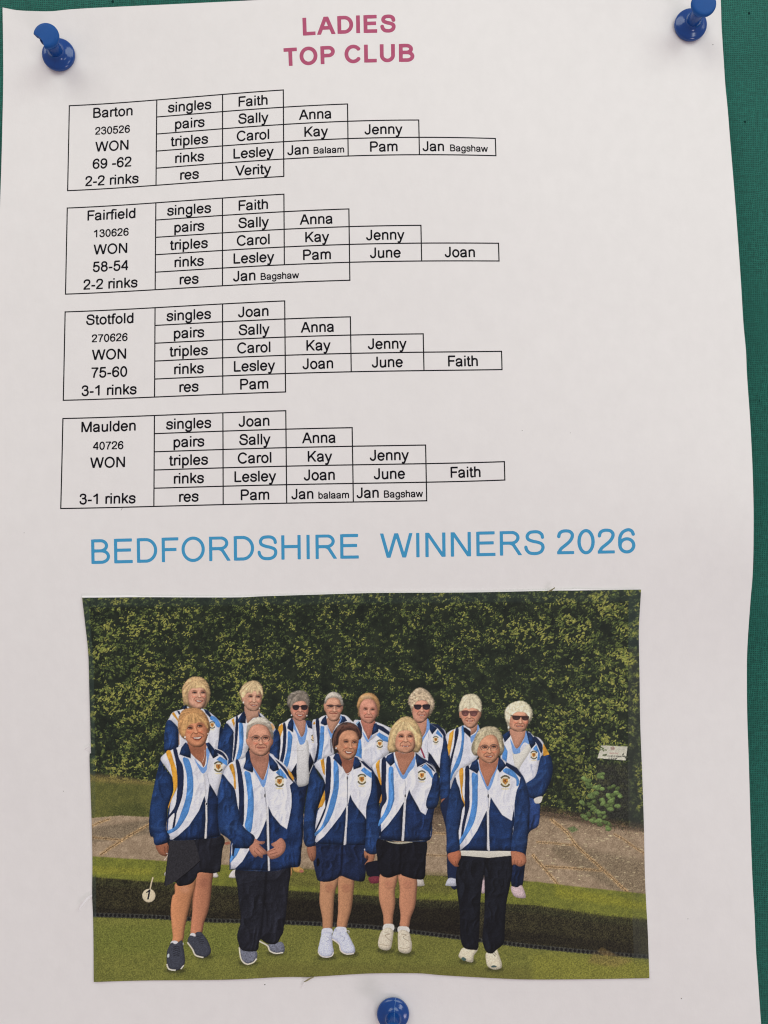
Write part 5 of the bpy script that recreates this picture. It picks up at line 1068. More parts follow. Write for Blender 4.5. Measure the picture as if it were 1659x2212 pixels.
def mesh_np(name, V, polys, smooth=False):
    """V (n,3) and polys: array (m,4) or list of tuples"""
    me = bpy.data.meshes.new(name)
    if isinstance(polys, np.ndarray):
        n, k = polys.shape
        me.vertices.add(len(V)); me.vertices.foreach_set('co', np.ascontiguousarray(V, np.float32).ravel())
        me.loops.add(n * k); me.loops.foreach_set('vertex_index', polys.astype(np.int32).ravel())
        me.polygons.add(n)
        me.polygons.foreach_set('loop_start', np.arange(0, n * k, k, dtype=np.int32))
        me.update(calc_edges=True)
    else:
        me.from_pydata([tuple(v) for v in V], [], polys); me.update()
    if smooth: me.polygons.foreach_set('use_smooth', np.ones(len(me.polygons), bool))
    return me

def material(name, color=(0.8, 0.8, 0.8), rough=0.6, spec=0.3):
    m = bpy.data.materials.new(name); m.use_nodes = True
    b = m.node_tree.nodes['Principled BSDF']
    b.inputs['Base Color'].default_value = (*color, 1); b.inputs['Roughness'].default_value = rough
    b.inputs['Specular IOR Level'].default_value = spec
    return m, m.node_tree, b

def node(nt, kind, **kw):
    n = nt.nodes.new(kind)
    for k, v in kw.items():
        if k in n.inputs: n.inputs[k].default_value = v
        else: setattr(n, k, v)
    return n

def noise_mix(nt, b, c0, c1, scale, detail=6, bump=0.0, bump_scale=None, stretch=None):
    tc = node(nt, 'ShaderNodeTexCoord')
    src = tc.outputs['Object']
    if stretch:
        mp = node(nt, 'ShaderNodeMapping'); mp.inputs['Scale'].default_value = stretch
        nt.links.new(src, mp.inputs['Vector']); src = mp.outputs['Vector']
    nz = node(nt, 'ShaderNodeTexNoise', Scale=scale, Detail=detail, Roughness=0.6)
    nt.links.new(src, nz.inputs['Vector'])
    mx = node(nt, 'ShaderNodeMix', data_type='RGBA')
    mx.inputs['A'].default_value = (*c0, 1); mx.inputs['B'].default_value = (*c1, 1)
    nt.links.new(nz.outputs['Fac'], mx.inputs['Factor']); nt.links.new(mx.outputs['Result'], b.inputs['Base Color'])
    if bump:
        n2 = node(nt, 'ShaderNodeTexNoise', Scale=bump_scale or scale, Detail=5, Roughness=0.65)
        nt.links.new(src, n2.inputs['Vector'])
        bp = node(nt, 'ShaderNodeBump', Strength=bump, Distance=0.0002)
        nt.links.new(n2.outputs['Fac'], bp.inputs['Height']); nt.links.new(bp.outputs['Normal'], b.inputs['Normal'])
    return mx

# ---------------------------------------------------------------------------
# materials
# ---------------------------------------------------------------------------
M_PAPER, nt, b = material('white_copier_paper', rough=0.85, spec=0.12)
noise_mix(nt, b, (0.762, 0.745, 0.742), (0.828, 0.808, 0.806), 260, 8, bump=0.12, bump_scale=1800, stretch=(1, 1, 0.7))
# broad, shallow unevenness of a handled sheet
tcp = node(nt, 'ShaderNodeTexCoord'); nzp = node(nt, 'ShaderNodeTexNoise', Scale=38.0, Detail=4, Roughness=0.55); nt.links.new(tcp.outputs['Object'], nzp.inputs['Vector'])
bpp = node(nt, 'ShaderNodeBump', Strength=0.35, Distance=0.0012); nt.links.new(nzp.outputs['Fac'], bpp.inputs['Height'])
old = b.inputs['Normal'].links[0].from_node; nt.links.new(bpp.outputs['Normal'], old.inputs['Normal'])
M_CARD, nt, b = material('white_photo_backing', rough=0.6, spec=0.25)
noise_mix(nt, b, (0.90, 0.905, 0.91), (0.94, 0.94, 0.945), 400)
def ink(name, c0, c1, scale=900):
    m, nt, b = material(name, rough=0.7, spec=0.08)
    noise_mix(nt, b, c0, c1, scale, 3)
    return m
M_BLACK = ink('black_print_ink', tuple(lin((12, 12, 18))), tuple(lin((24, 24, 31))))
M_PINK = ink('rose_print_ink', tuple(lin((166, 74, 106))), tuple(lin((186, 98, 128))))
M_BLUE = ink('sky_blue_print_ink', tuple(lin((48, 140, 190))), tuple(lin((84, 164, 206))), 5200)
M_SPECK = ink('grey_speck', (0.10, 0.095, 0.09), (0.16, 0.15, 0.14))
M_OLIVE = ink('olive_torn_print', tuple(lin((132, 128, 92))), tuple(lin((160, 154, 118))), 2500)

# printed photograph: the ink colours come from the mesh
M_PRINT, nt, b = material('photo_print_ink', rough=0.55, spec=0.2)
ca = node(nt, 'ShaderNodeVertexColor', layer_name='ink'); nt.links.new(ca.outputs['Color'], b.inputs['Base Color'])
tc = node(nt, 'ShaderNodeTexCoord'); n2 = node(nt, 'ShaderNodeTexNoise', Scale=3000.0, Detail=3)
nt.links.new(tc.outputs['Object'], n2.inputs['Vector'])
bp = node(nt, 'ShaderNodeBump', Strength=0.15, Distance=0.0001); nt.links.new(n2.outputs['Fac'], bp.inputs['Height']); nt.links.new(bp.outputs['Normal'], b.inputs['Normal'])

# woven green cloth, half a millimetre per thread
M_CLOTH, nt, b = material('woven_green_cloth', rough=0.92, spec=0.15)
b.inputs['Sheen Weight'].default_value = 0.35; b.inputs['Sheen Roughness'].default_value = 0.5; b.inputs['Sheen Tint'].default_value = (0.6, 0.9, 0.95, 1)
tc = node(nt, 'ShaderNodeTexCoord')
nd = node(nt, 'ShaderNodeTexNoise', Scale=260.0, Detail=5)
nt.links.new(tc.outputs['Object'], nd.inputs['Vector'])
warp = node(nt, 'ShaderNodeMix', data_type='VECTOR'); warp.inputs['Factor'].default_value = 0.0016
sub = node(nt, 'ShaderNodeVectorMath', operation='SCALE'); sub.inputs['Scale'].default_value = 0.0013
nt.links.new(nd.outputs['Color'], sub.inputs[0])
add = node(nt, 'ShaderNodeVectorMath', operation='ADD'); nt.links.new(tc.outputs['Object'], add.inputs[0]); nt.links.new(sub.outputs[0], add.inputs[1])
sep = node(nt, 'ShaderNodeSeparateXYZ'); nt.links.new(add.outputs[0], sep.inputs[0])
def sine(out, pitch):
    k = node(nt, 'ShaderNodeMath', operation='MULTIPLY'); k.inputs[1].default_value = 2 * math.pi / pitch; nt.links.new(out, k.inputs[0])
    s_ = node(nt, 'ShaderNodeMath', operation='SINE'); nt.links.new(k.outputs[0], s_.inputs[0]); return s_.outputs[0]
sx, sz = sine(sep.outputs['X'], 0.00052), sine(sep.outputs['Z'], 0.00056)
mul = node(nt, 'ShaderNodeMath', operation='MAXIMUM'); nt.links.new(sx, mul.inputs[0]); nt.links.new(sz, mul.inputs[1])
mr = node(nt, 'ShaderNodeMapRange'); mr.inputs['From Min'].default_value = -1; mr.inputs['From Max'].default_value = 0.9
nt.links.new(mul.outputs[0], mr.inputs['Value'])
nb = node(nt, 'ShaderNodeTexNoise', Scale=900.0, Detail=3); nt.links.new(tc.outputs['Object'], nb.inputs['Vector'])
nl = node(nt, 'ShaderNodeTexNoise', Scale=35.0, Detail=3); nt.links.new(tc.outputs['Object'], nl.inputs['Vector'])
mm = node(nt, 'ShaderNodeMath', operation='MULTIPLY_ADD'); nt.links.new(nb.outputs['Fac'], mm.inputs[0]); mm.inputs[1].default_value = 1.2; mm.inputs[2].default_value = 0.05
m3 = node(nt, 'ShaderNodeMath', operation='MULTIPLY'); nt.links.new(mr.outputs['Result'], m3.inputs[0]); nt.links.new(mm.outputs[0], m3.inputs[1])
mx = node(nt, 'ShaderNodeMix', data_type='RGBA'); mx.inputs['A'].default_value = (*lin((16, 58, 50)), 1); mx.inputs['B'].default_value = (*lin((50, 136, 119)), 1)
nt.links.new(m3.outputs[0], mx.inputs['Factor'])
m4 = node(nt, 'ShaderNodeMix', data_type='RGBA', blend_type='MULTIPLY'); m4.inputs['Factor'].default_value = 0.35
nt.links.new(mx.outputs['Result'], m4.inputs['A']); nt.links.new(nl.outputs['Fac'], m4.inputs['B']); nt.links.new(m4.outputs['Result'], b.inputs['Base Color'])
bp = node(nt, 'ShaderNodeBump', Strength=0.6, Distance=0.00015); nt.links.new(mr.outputs['Result'], bp.inputs['Height']); nt.links.new(bp.outputs['Normal'], b.inputs['Normal'])

M_PIN, nt, b = material('blue_moulded_plastic', rough=0.16, spec=0.55)
noise_mix(nt, b, tuple(lin((2, 58, 128))), tuple(lin((8, 68, 140))), 500, bump=0.05, bump_scale=900)
b.inputs['Subsurface Weight'].default_value = 0.0
M_PINTOP, nt, b = material('blue_plastic_scuffed_top', rough=0.55, spec=0.25)
noise_mix(nt, b, tuple(lin((4, 70, 140))), tuple(lin((10, 80, 152))), 700, bump=0.1, bump_scale=1200)
M_SEAM, nt, b = material('pale_mould_seam', tuple(lin((110, 160, 205))), rough=0.5)
noise_mix(nt, b, tuple(lin((20, 86, 166))), tuple(lin((140, 178, 210))), 1800)
M_HOLE, nt, b = material('dark_pin_hole', (0.008, 0.03, 0.028), rough=0.95, spec=0.0)

# ---------------------------------------------------------------------------
# the notice board
# ---------------------------------------------------------------------------
def box_mesh(name, x0, x1, y0, y1, z0, z1, bev=0.0):
    bm = bmesh.new()
    bmesh.ops.create_cube(bm, size=1)
    bmesh.ops.scale(bm, vec=(x1 - x0, y1 - y0, z1 - z0), verts=bm.verts)
    bmesh.ops.translate(bm, vec=((x0 + x1) / 2, (y0 + y1) / 2, (z0 + z1) / 2), verts=bm.verts)
    if bev: bmesh.ops.bevel(bm, geom=bm.edges[:], offset=bev, segments=2, affect='EDGES')
    me = bpy.data.meshes.new(name); bm.to_mesh(me); bm.free(); return me

board = put('notice_board', box_mesh('notice_board', -0.34, 0.34, 0.0, 0.018, CZ - 0.36, CZ + 0.36, 0.002), None, M_CLOTH)
tag(board, 'green woven cloth notice board behind the pinned paper sheet', 'notice board')
hole_src = None
for x, y, r in ((1618, 29, 0.38), (1609, 263, 0.4), (244, 3.8, 0.42), (1640, 866, 0.26)):
    c = at(x, y, 0.0)
    bm = bmesh.new()
    rs = np.random.default_rng(int(x))
    ring = [bm.verts.new((r * (1 + 0.25 * rs.normal()) * math.cos(a) * MM, -0.00003, r * (1 + 0.25 * rs.normal()) * math.sin(a) * MM)) for a in np.linspace(0, 2 * math.pi, 9)[:-1]]
    bm.faces.new(ring)
    me = bpy.data.meshes.new('pin_hole'); bm.to_mesh(me); bm.free()
    o = put('pin_hole', me, board, M_HOLE); o.location = c

# ---------------------------------------------------------------------------
# the sheet of paper: where it bows off the board (mm), then its outline
# ---------------------------------------------------------------------------
HP = np.array([
    (0, 20, 1.2), (129, 125, 0.4), (60, 70, 0.7), (260, 20, 3.0), (415, 8, 5.0), (829, -20, 7.5), (1240, -20, 4.0), (1489, 59, 0.4), (1560, 0, 0.8), (1400, 160, 3.0),
    (300, 330, 4.5), (0, 420, 2.2), (620, 250, 9.0), (1000, 300, 11.0), (1330, 420, 8.5), (1585, 420, 5.5),
    (0, 800, 4.5), (400, 760, 8.5), (829, 800, 12.5), (1250, 850, 13.0), (1607, 850, 11.0),
    (-10, 1180, 6.5), (400, 1180, 9.5), (829, 1170, 12.0), (1250, 1150, 13.2), (1626, 1130, 13.6),
    (-12, 1420, 6.5), (400, 1420, 8.6), (829, 1400, 9.6), (1250, 1400, 10.0), (1615, 1420, 9.4),
    (-18, 1800, 6.0), (400, 1800, 7.0), (829, 1800, 6.6), (1250, 1800, 7.6), (1621, 1800, 9.4),
    (-24, 2250, 6.8), (400, 2200, 3.8), (849, 2185, 0.4), (1250, 2200, 4.6), (1646, 2250, 10.5), (849, 2300, 1.6)], float)
def _tps():
    n = len(HP); P = HP[:, :2] / 1000.0
    d = np.hypot(P[:, None, 0] - P[None, :, 0], P[:, None, 1] - P[None, :, 1])
    K = np.where(d > 0, d * d * np.log(np.maximum(d, 1e-9)), 0) + np.eye(n) * 0.004
    Q = np.concatenate([np.ones((n, 1)), P], 1)
    A = np.zeros((n + 3, n + 3)); A[:n, :n] = K; A[:n, n:] = Q; A[n:, :n] = Q.T
    return P, np.linalg.solve(A, np.concatenate([HP[:, 2], np.zeros(3)]))
_TP, _TW = _tps()
def H_exact(x, y):
    x = np.asarray(x, float) / 1000.0; y = np.asarray(y, float) / 1000.0
    out = _TW[-3] + _TW[-2] * x + _TW[-1] * y
    for (px, py), w in zip(_TP, _TW[:-3]):
        d2 = (x - px) ** 2 + (y - py) ** 2
        out = out + w * 0.5 * d2 * np.log(np.maximum(d2, 1e-18))
    return np.maximum(out, 0.25)
_gx = np.arange(-60, 1720, 8.0); _gy = np.arange(-60, 2380, 8.0)
_HG = H_exact(*np.meshgrid(_gx, _gy))
def H(x, y):                       # smooth height of the sheet, table look-up
    fx = np.clip((np.asarray(x, float) + 60) / 8.0, 0, len(_gx) - 1.001); fy = np.clip((np.asarray(y, float) + 60) / 8.0, 0, len(_gy) - 1.001)
    i = fx.astype(int); j = fy.astype(int); u = fx - i; v = fy - j
    return (_HG[j, i] * (1 - u) + _HG[j, i + 1] * u) * (1 - v) + (_HG[j + 1, i] * (1 - u) + _HG[j + 1, i + 1] * u) * v

def curve(pts, n, axis):
    p = spline(np.array(pts, float), 10, False)
    t = np.linspace(0, 1, n)
    s = np.concatenate([[0], np.cumsum(np.hypot(*np.diff(p, axis=0).T))])
    s /= s[-1]
    return np.stack([np.interp(t, s, p[:, 0]), np.interp(t, s, p[:, 1])], 1)

def coons(top, bot, left, right):
    nx, ny = len(top), len(left)
    u = np.linspace(0, 1, nx)[None, :, None]; v = np.linspace(0, 1, ny)[:, None, None]
    return ((1 - v) * top[None] + v * bot[None] + (1 - u) * left[:, None] + u * right[:, None]
            - (1 - u) * (1 - v) * top[0] - u * (1 - v) * top[-1] - (1 - u) * v * bot[0] - u * v * bot[-1])

S_TOP = [(5.5, 16), (37, 22), (75, 24), (112, 24.2), (155, 20), (225, 16), (415, 7), (560, 0), (760, -10), (1000, -18), (1300, -22), (1480, -20), (1556, -16)]
S_RIGHT = [(1556, -16), (1557.7, 18.6), (1558.7, 56), (1563.3, 130), (1567, 186), (1571.7, 233), (1577.6, 307), (1583, 372), (1591, 473), (1600.4, 607), (1605.8, 697), (1611.4, 758), (1613.6, 810), (1620.4, 908),
           (1625.3, 1005), (1627.5, 1079), (1628, 1127), (1627.3, 1200), (1625.3, 1250), (1621, 1300), (1614.3, 1401), (1613.4, 1477), (1614.3, 1552), (1617.3, 1638), (1620, 1731), (1622.9, 1836), (1626, 1910), (1630, 1979), (1633, 2053), (1637, 2110), (1644, 2212), (1650, 2290)]
S_LEFT = [(5.5, 16), (6.6, 90), (7, 175), (5, 275), (3.4, 340), (1, 415), (-4, 560), (-10, 800), (-16, 1100), (-20, 1500), (-24, 1900), (-30, 2292)]
S_BOT = [(-30, 2292), (400, 2296), (849, 2298), (1250, 2296), (1650, 2290)]
NX, NY = 150, 210
SG = coons(curve(S_TOP, NX, 0), curve(S_BOT, NX, 0), curve(S_LEFT, NY, 1), curve(S_RIGHT, NY, 1))

def shell(name, G, Hh, thick, cut=None):
    """thin sheet: grid G (ny,nx,2) at heights Hh, with an underside and a rim. cut = (column, rows): a tear down from the top edge"""
    ny, nx = G.shape[:2]
    col = nx
    Gt, Ht = G, Hh
    if cut is not None:
        c, rows, widths, path = cut
        # duplicate one column, part the two copies along the tear
        Gt = np.concatenate([G[:, :c + 1], G[:, c:]], 1).copy(); Ht = np.concatenate([Hh[:, :c + 1], Hh[:, c:]], 1).copy()
        for r in range(rows):
            Gt[r, c, 0] = path[r] - widths[r] / 2; Gt[r, c + 1, 0] = path[r] + widths[r] / 2
        col = nx + 1
    T = at(Gt[..., 0], Gt[..., 1], Ht).reshape(-1, 3); Bm = at(Gt[..., 0], Gt[..., 1], Ht - thick).reshape(-1, 3)
    n = ny * col
    idx = np.arange(n).reshape(ny, col)
    a, b_, c_, d = idx[:-1, :-1], idx[:-1, 1:], idx[1:, 1:], idx[1:, :-1]
    keep = np.ones((ny - 1, col - 1), bool)
    if cut is not None: keep[:, cut[0]] = False
    q = np.stack([d, c_, b_, a], -1)[keep]
    qb = np.stack([a, b_, c_, d], -1)[keep] + n
    rim = []
    def strip(e):
        for p, r in zip(e[:-1], e[1:]): rim.append((p, r, r + n, p + n))
    strip(list(idx[0, :cut[0] + 1]) if cut else list(idx[0])); 
    if cut: strip(list(idx[0, cut[0] + 1:])); strip(list(idx[:, cut[0]])[:cut[1] + 1]); strip(list(idx[:, cut[0] + 1])[:cut[1] + 1][::-1])
    strip(list(idx[:, -1])); strip(list(idx[-1])[::-1]); strip(list(idx[:, 0])[::-1])
    P = np.concatenate([q, qb, np.array(rim) + 2 * n])
    V = np.concatenate([T, Bm, T, Bm])
    if cut is not None:            # below the tear the two copies are one again
        rmap = np.arange(4 * n)
        for r in range(cut[1], ny):
            for k in range(4): rmap[idx[r, cut[0] + 1] + k * n] = idx[r, cut[0]] + k * n
        P = rmap[P]
    keepv, inv_ = np.unique(P.ravel(), return_inverse=True)
    V = V[keepv]; P = inv_.reshape(-1, 4)
    me = mesh_np(name, V, P)
    sm = np.zeros(len(P), bool); sm[:len(q) + len(qb)] = True
    me.polygons.foreach_set('use_smooth', sm)
    me.validate(); return me

TC = int(np.argmin(np.abs(SG[1, :, 0] - 1505)))
trow = int(np.argmax(SG[:, TC, 1] > 24))
tys = SG[:trow, TC, 1]
tw = np.clip((24 - tys) / 24, 0, 1.3) * 9.0; tpath = 1499 + np.clip(20 - tys, 0, 40) * 0.55
sheet = put('paper_notice', shell('paper_notice', SG, H(SG[..., 0], SG[..., 1]), 0.11, (TC, trow, tw, tpath)), None, M_PAPER)
tag(sheet, 'white paper sheet of printed results, bowed off the green board under three blue pins', 'notice')

# ---------------------------------------------------------------------------
# what is printed on the sheet
# ---------------------------------------------------------------------------
INK_H = 0.022
def patch(name, polys, parent, m, mapf, h=INK_H):
    """flat shapes (lists of raster points after mapf) laid on the sheet"""
    V = []; F = []
    for p in polys:
        k = len(V); V += list(p); F.append(tuple(range(k, k + len(p))))
    V = mapf(np.array(V, float))
    me = mesh_np(name, at(V[:, 0], V[:, 1], H(V[:, 0], V[:, 1]) + h), [f[::-1] for f in F])
    o = put(name, me, parent, m)
    return o

def write(name, runs, parent, m, mapf, bold=False, heavy=None):
    """runs: (text, x, baseline y, size, x-stretch) in local units, y down"""
    polys = []
    for txt, x, y, size, sx in runs:
        for ch, gx in glyph_run(txt, bold):
            if ch == ' ': continue
            for p in glyph_polys(ch, bold, heavy or (None if size > 26 else 124.0)):
                polys.append([(x + (gx + a) * size * sx, y - b_ * size) for a, b_ in p])
    return patch(name, polys, parent, m, mapf)

def line_fit(txt, x0, x1, size, bold, base):
    """heading set between x0 and x1 on a gently curved base line: base = [(x, y), ...]"""
    w = (text_width(txt, bold)) * size
    bx = np.array(base, float)
    co = np.polyfit(bx[:, 0], bx[:, 1], min(2, len(base) - 1))
    dco = np.polyder(co)
    f = glyph_field(txt[0], bold)
    lead = 0.07 * size if txt[0] in 'LBE' else 0.02 * size
    sx = (x1 - x0) / (w - lead - 0.05 * size)
    def mapf(p):
        X = x0 - lead * sx + p[:, 0] * sx
        sl = np.polyval(dco, X)
        return np.stack([X - p[:, 1] * sl * 0.6, np.polyval(co, X) + p[:, 1]], 1)
    return mapf

for txt, x0, x1, size, base in (('LADIES', 654, 854, 53.5, [(654, 76.8), (704, 74.6), (748, 72.3), (787, 71), (843, 70)]),
                                ('TOP CLUB', 612, 895, 54.0, [(628, 142.2), (665, 140), (696, 139), (761, 135.7), (800, 134.8), (877, 133.5)])):
    o = write('heading', [(txt, 0, 0, size, 1)], sheet, M_PINK, line_fit(txt, x0, x1, size, True, base), True)
mf = line_fit('BEDFORDSHIRE', 197, 775, 73.5, False, [(197, 1218.2), (480, 1211.5), (775, 1206.2)])
cap = write('caption', [('BEDFORDSHIRE', 0, 0, 73.5, 1)], sheet, M_BLUE, mf, heavy=92.0)
mf = line_fit('WINNERS', 822, 1176, 73.5, False, [(830, 1205), (1000, 1202), (1176, 1198)])
write('caption', [('WINNERS', 0, 0, 73.5, 1)], sheet, M_BLUE, mf, heavy=92.0)
mf = line_fit('2026', 1202, 1372, 74.5, False, [(1202, 1197.5), (1290, 1196), (1372, 1194.8)])
write('caption', [('2026', 0, 0, 74.5, 1)], sheet, M_BLUE, mf, heavy=92.0)

# page grid -> raster, fitted to the corners of the four tables
UC = [137.0, 334.0, 481.0, 616.0, 758.0, 915.0, 1084.0]
RP = 38.6
def c1(p): return (p[0] * 0.35808, 162.01 + p[1] * 0.35808)
def c2_(p): return (540.04 + p[0] * 0.35808, 162.01 + p[1] * 0.35808)
def c3(p): return (p[0] * 0.35808, 621.05 + p[1] * 0.35808)
def c4(p): return (540.04 + p[0] * 0.35808, 621.05 + p[1] * 0.35808)
OBS = []
def ob(t, col, rows, f, xs, ys):
    for k, (r, y) in enumerate(zip(rows, ys)):
        x = xs[0] + (xs[1] - xs[0]) * (k / max(len(ys) - 1, 1))
        OBS.append((UC[col], (t * 6.02 + r) * RP, *f((x, y))))
ob(0, 0, [0, 5], c1, (420, 405), [187, 697]); ob(0, 1, range(6), c1, (945, 942), [152, 251, 354, 458, 561, 663]); ob(0, 2, range(6), c1, (1343, 1343), [118, 221, 325, 429, 533, 635])
ob(0, 3, range(6), c2_, (200, 204), [88, 193, 298, 404, 510, 613]); ob(0, 4, range(1, 5), c2_, (588, 594), [172, 281, 386, 490]); ob(0, 5, range(2, 5), c2_, (1018, 1022), [270, 379, 483]); ob(0, 6, [3, 4], c2_, (1481, 1482), [380, 488])
ob(1, 0, [0, 5], c1, (403, 397), [800, 1325]); ob(1, 1, range(6), c1, (941, 937), [772, 874, 980, 1085, 1190, 1297]); ob(1, 2, range(6), c1, (1342, 1342), [743, 849, 954, 1060, 1166, 1270])
ob(1, 3, range(6), c2_, (203, 206), [717, 823, 930, 1037, 1142, 1250]); ob(1, 4, range(1, 6), c2_, (598, 603), [806, 913, 1020, 1128, 1238]); ob(1, 5, range(2, 5), c2_, (1032, 1036), [905, 1014, 1121]); ob(1, 6, [3, 4], c2_, (1499, 1501), [1016, 1124])
ob(2, 0, [0, 5], c3, (395, 381), [148, 681]); ob(2, 1, range(6), c3, (936, 932), [124, 229, 335, 442, 552, 660]); ob(2, 2, range(6), c3, (1341, 1346), [98, 206, 316, 425, 536, 647])
ob(2, 3, range(6), c4, (208, 214), [81, 190, 298, 410, 521, 633]); ob(2, 4, range(1, 5), c4, (606, 612), [175, 286, 397, 508]); ob(2, 5, range(2, 5), c4, (1045, 1048), [281, 393, 504]); ob(2, 6, [3, 4], c4, (1518, 1521), [383, 494])
ob(3, 0, [0, 5], c3, (378, 368), [787, 1335]); ob(3, 1, range(6), c3, (931, 928), [771, 881, 990, 1100, 1211, 1322]); ob(3, 2, range(6), c3, (1345, 1345), [758, 866, 976, 1087, 1198, 1309])
ob(3, 3, range(6), c4, (216, 222), [743, 855, 966, 1078, 1190, 1302]); ob(3, 4, range(1, 6), c4, (618, 626), [845, 957, 1070, 1182, 1293]); ob(3, 5, range(2, 6), c4, (1057, 1063), [951, 1062, 1175, 1286]); ob(3, 6, [3, 4], c4, (1536, 1539), [1049, 1163])
OBS = np.array(OBS)
PW_ = [(i, j) for i in range(5) for j in range(5 - i)]
def basis(u, v):
    u = np.asarray(u, float) / 600.0 - 1; v = np.asarray(v, float) / 450.0 - 1
    return np.stack([u ** i * v ** j for i, j in PW_], -1)
_B = basis(OBS[:, 0], OBS[:, 1])
_CX = np.linalg.lstsq(_B, OBS[:, 2], rcond=None)[0]; _CY = np.linalg.lstsq(_B, OBS[:, 3], rcond=None)[0]
print('table fit residual', np.abs(_B @ _CX - OBS[:, 2]).max(), np.abs(_B @ _CY - OBS[:, 3]).max())
def page(p):
    B = basis(p[:, 0], p[:, 1]); return np.stack([B @ _CX, B @ _CY], 1)

TABLES = [
    (['Barton', '230526', 'WON', '69 -62', '2-2 rinks'], [['Faith'], ['Sally', 'Anna'], ['Carol', 'Kay', 'Jenny'], ['Lesley', 'Jan|Balaam', 'Pam', 'Jan|Bagshaw'], ['Verity']]),
    (['Fairfield', '130626', 'WON', '58-54', '2-2 rinks'], [['Faith'], ['Sally', 'Anna'], ['Carol', 'Kay', 'Jenny'], ['Lesley', 'Pam', 'June', 'Joan'], ['Jan|Bagshaw']]),
    (['Stotfold', '270626', 'WON', '75-60', '3-1 rinks'], [['Joan'], ['Sally', 'Anna'], ['Carol', 'Kay', 'Jenny'], ['Lesley', 'Joan', 'June', 'Faith'], ['Pam']]),
    (['Maulden', '40726', 'WON', '', '3-1 rinks'], [['Joan'], ['Sally', 'Anna'], ['Carol', 'Kay', 'Jenny'], ['Lesley', 'Joan', 'June', 'Faith'], ['Pam', 'Jan|balaam', 'Jan|Bagshaw']])]
TLAB = ['topmost bordered results table', 'second bordered results table, its last row wider', 'third bordered results table', 'lowest bordered results table, with three names in its last row']
ROWN = ['singles', 'pairs', 'triples', 'rinks', 'res']
FS, FSS, FSD, LW = 31.4, 20.6, 23.8, 2.5
def rule(u0, v0, u1, v1):
    n = max(2, int(max(abs(u1 - u0), abs(v1 - v0)) / 14))
    out = []
    hor = abs(u1 - u0) > abs(v1 - v0)
    for k in range(n):
        a, c = k / n, (k + 1) / n
        if hor: x0, x1 = u0 + (u1 - u0) * a, u0 + (u1 - u0) * c; out.append([(x0, v0 + LW / 2), (x1, v0 + LW / 2), (x1, v0 - LW / 2), (x0, v0 - LW / 2)])
        else: y0, y1 = v0 + (v1 - v0) * a, v0 + (v1 - v0) * c; out.append([(u0 - LW / 2, y1), (u0 + LW / 2, y1), (u0 + LW / 2, y0), (u0 - LW / 2, y0)])
    return out
for t, (head, rows) in enumerate(TABLES):
    y = lambda r: (t * 6.02 + r) * RP
    U = UC; e = LW / 2; polys = []
    wide = t == 1
    # vertical rules first, the level ones butt between them
    vert = [(0, 0, 5), (1, 0, 5), (2, 0, 5), (3, 0, 4 if wide else 5), (4, 1, 5 if t in (1, 3) else 4), (5, 2, 5 if t == 3 else 4), (6, 3, 4)]
    for c, r0, r1 in vert: polys += rule(U[c], y(r0) - e, U[c], y(r1) + e)
    def hrule(r, ca, cb):
        for c in range(ca, cb):
            gap0 = e if any(v[0] == c and v[1] <= r <= v[2] for v in vert) else 0
            gap1 = e if any(v[0] == c + 1 and v[1] <= r <= v[2] for v in vert) else 0
            polys.extend(rule(U[c] + gap0, y(r), U[c + 1] - gap1, y(r)))
    hrule(0, 0, 3); hrule(1, 1, 4); hrule(2, 1, 5); hrule(3, 1, 6); hrule(4, 1, 6); hrule(5, 0, 4 if wide else (5 if t == 3 else 3))
    tb = patch('results_table', polys, sheet, M_BLACK, page); tb['label'] = TLAB[t]
    def cell(txt, ca, cb, r, size, left=None):
        big, small = (txt.split('|') + [''])[:2]
        runs = []
        wb = text_width(big) * size
        if small:
            gap = (0.26 if not (t == 0 and txt.endswith('shaw')) else 0.34) * size
            ws = text_width(small) * FSS
            x = (U[ca] + left) if left is not None else (U[ca] + U[cb]) / 2 - (wb + gap + ws) / 2
            runs = [(big, x, y(r) + 0.79 * RP, size, 1), (small, x + wb + gap, y(r) + 0.79 * RP, FSS, 1)]
        else:
            runs = [(big, (U[ca] + U[cb]) / 2 - wb / 2, y(r) + 0.79 * RP, size, 1)]
        write('table_entry', runs, tb, M_BLACK, page)
    for r, s_ in enumerate(head):
        if s_: cell(s_, 0, 1, r, FSD if r == 1 else FS)
    for r, names in enumerate(rows):
        cell(ROWN[r], 1, 2, r, FS)
        for k, nm in enumerate(names):
            if wide and r == 4: cell(nm, 2, 4, r, FS, 23)
            elif nm == 'Jan|Bagshaw': cell(nm, 2 + k, 3 + k, r, 30.6, 7)
            elif nm.startswith('Jan|'): cell(nm, 2 + k, 3 + k, r, 30.2, 8 if t == 0 else 10)
            else: cell(nm, 2 + k, 3 + k, r, FS)
# stray specks of toner
for x, y_, r in ((1540, 96.5, 1.2), (1486, 1985, 1.0), (1472, 2157, 1.3), (572, 2127, 1.5), (52, 1151, 0.9), (137, 1709, 0.9), (1232, 935, 0.8), (1128, 930, 0.9), (265, 2005, 0.8)):
    patch('toner_speck', [[(x + r * math.cos(a), y_ + r * 0.8 * math.sin(a)) for a in np.linspace(0, 2 * math.pi, 8)[:-1][::-1]]], sheet, M_SPECK, lambda p: p)
patch('scuff_mark', [[(261, 1104), (263, 1100), (266.5, 1095), (266, 1094.7), (262.3, 1099.7)][::-1]], sheet, M_SPECK, lambda p: p)

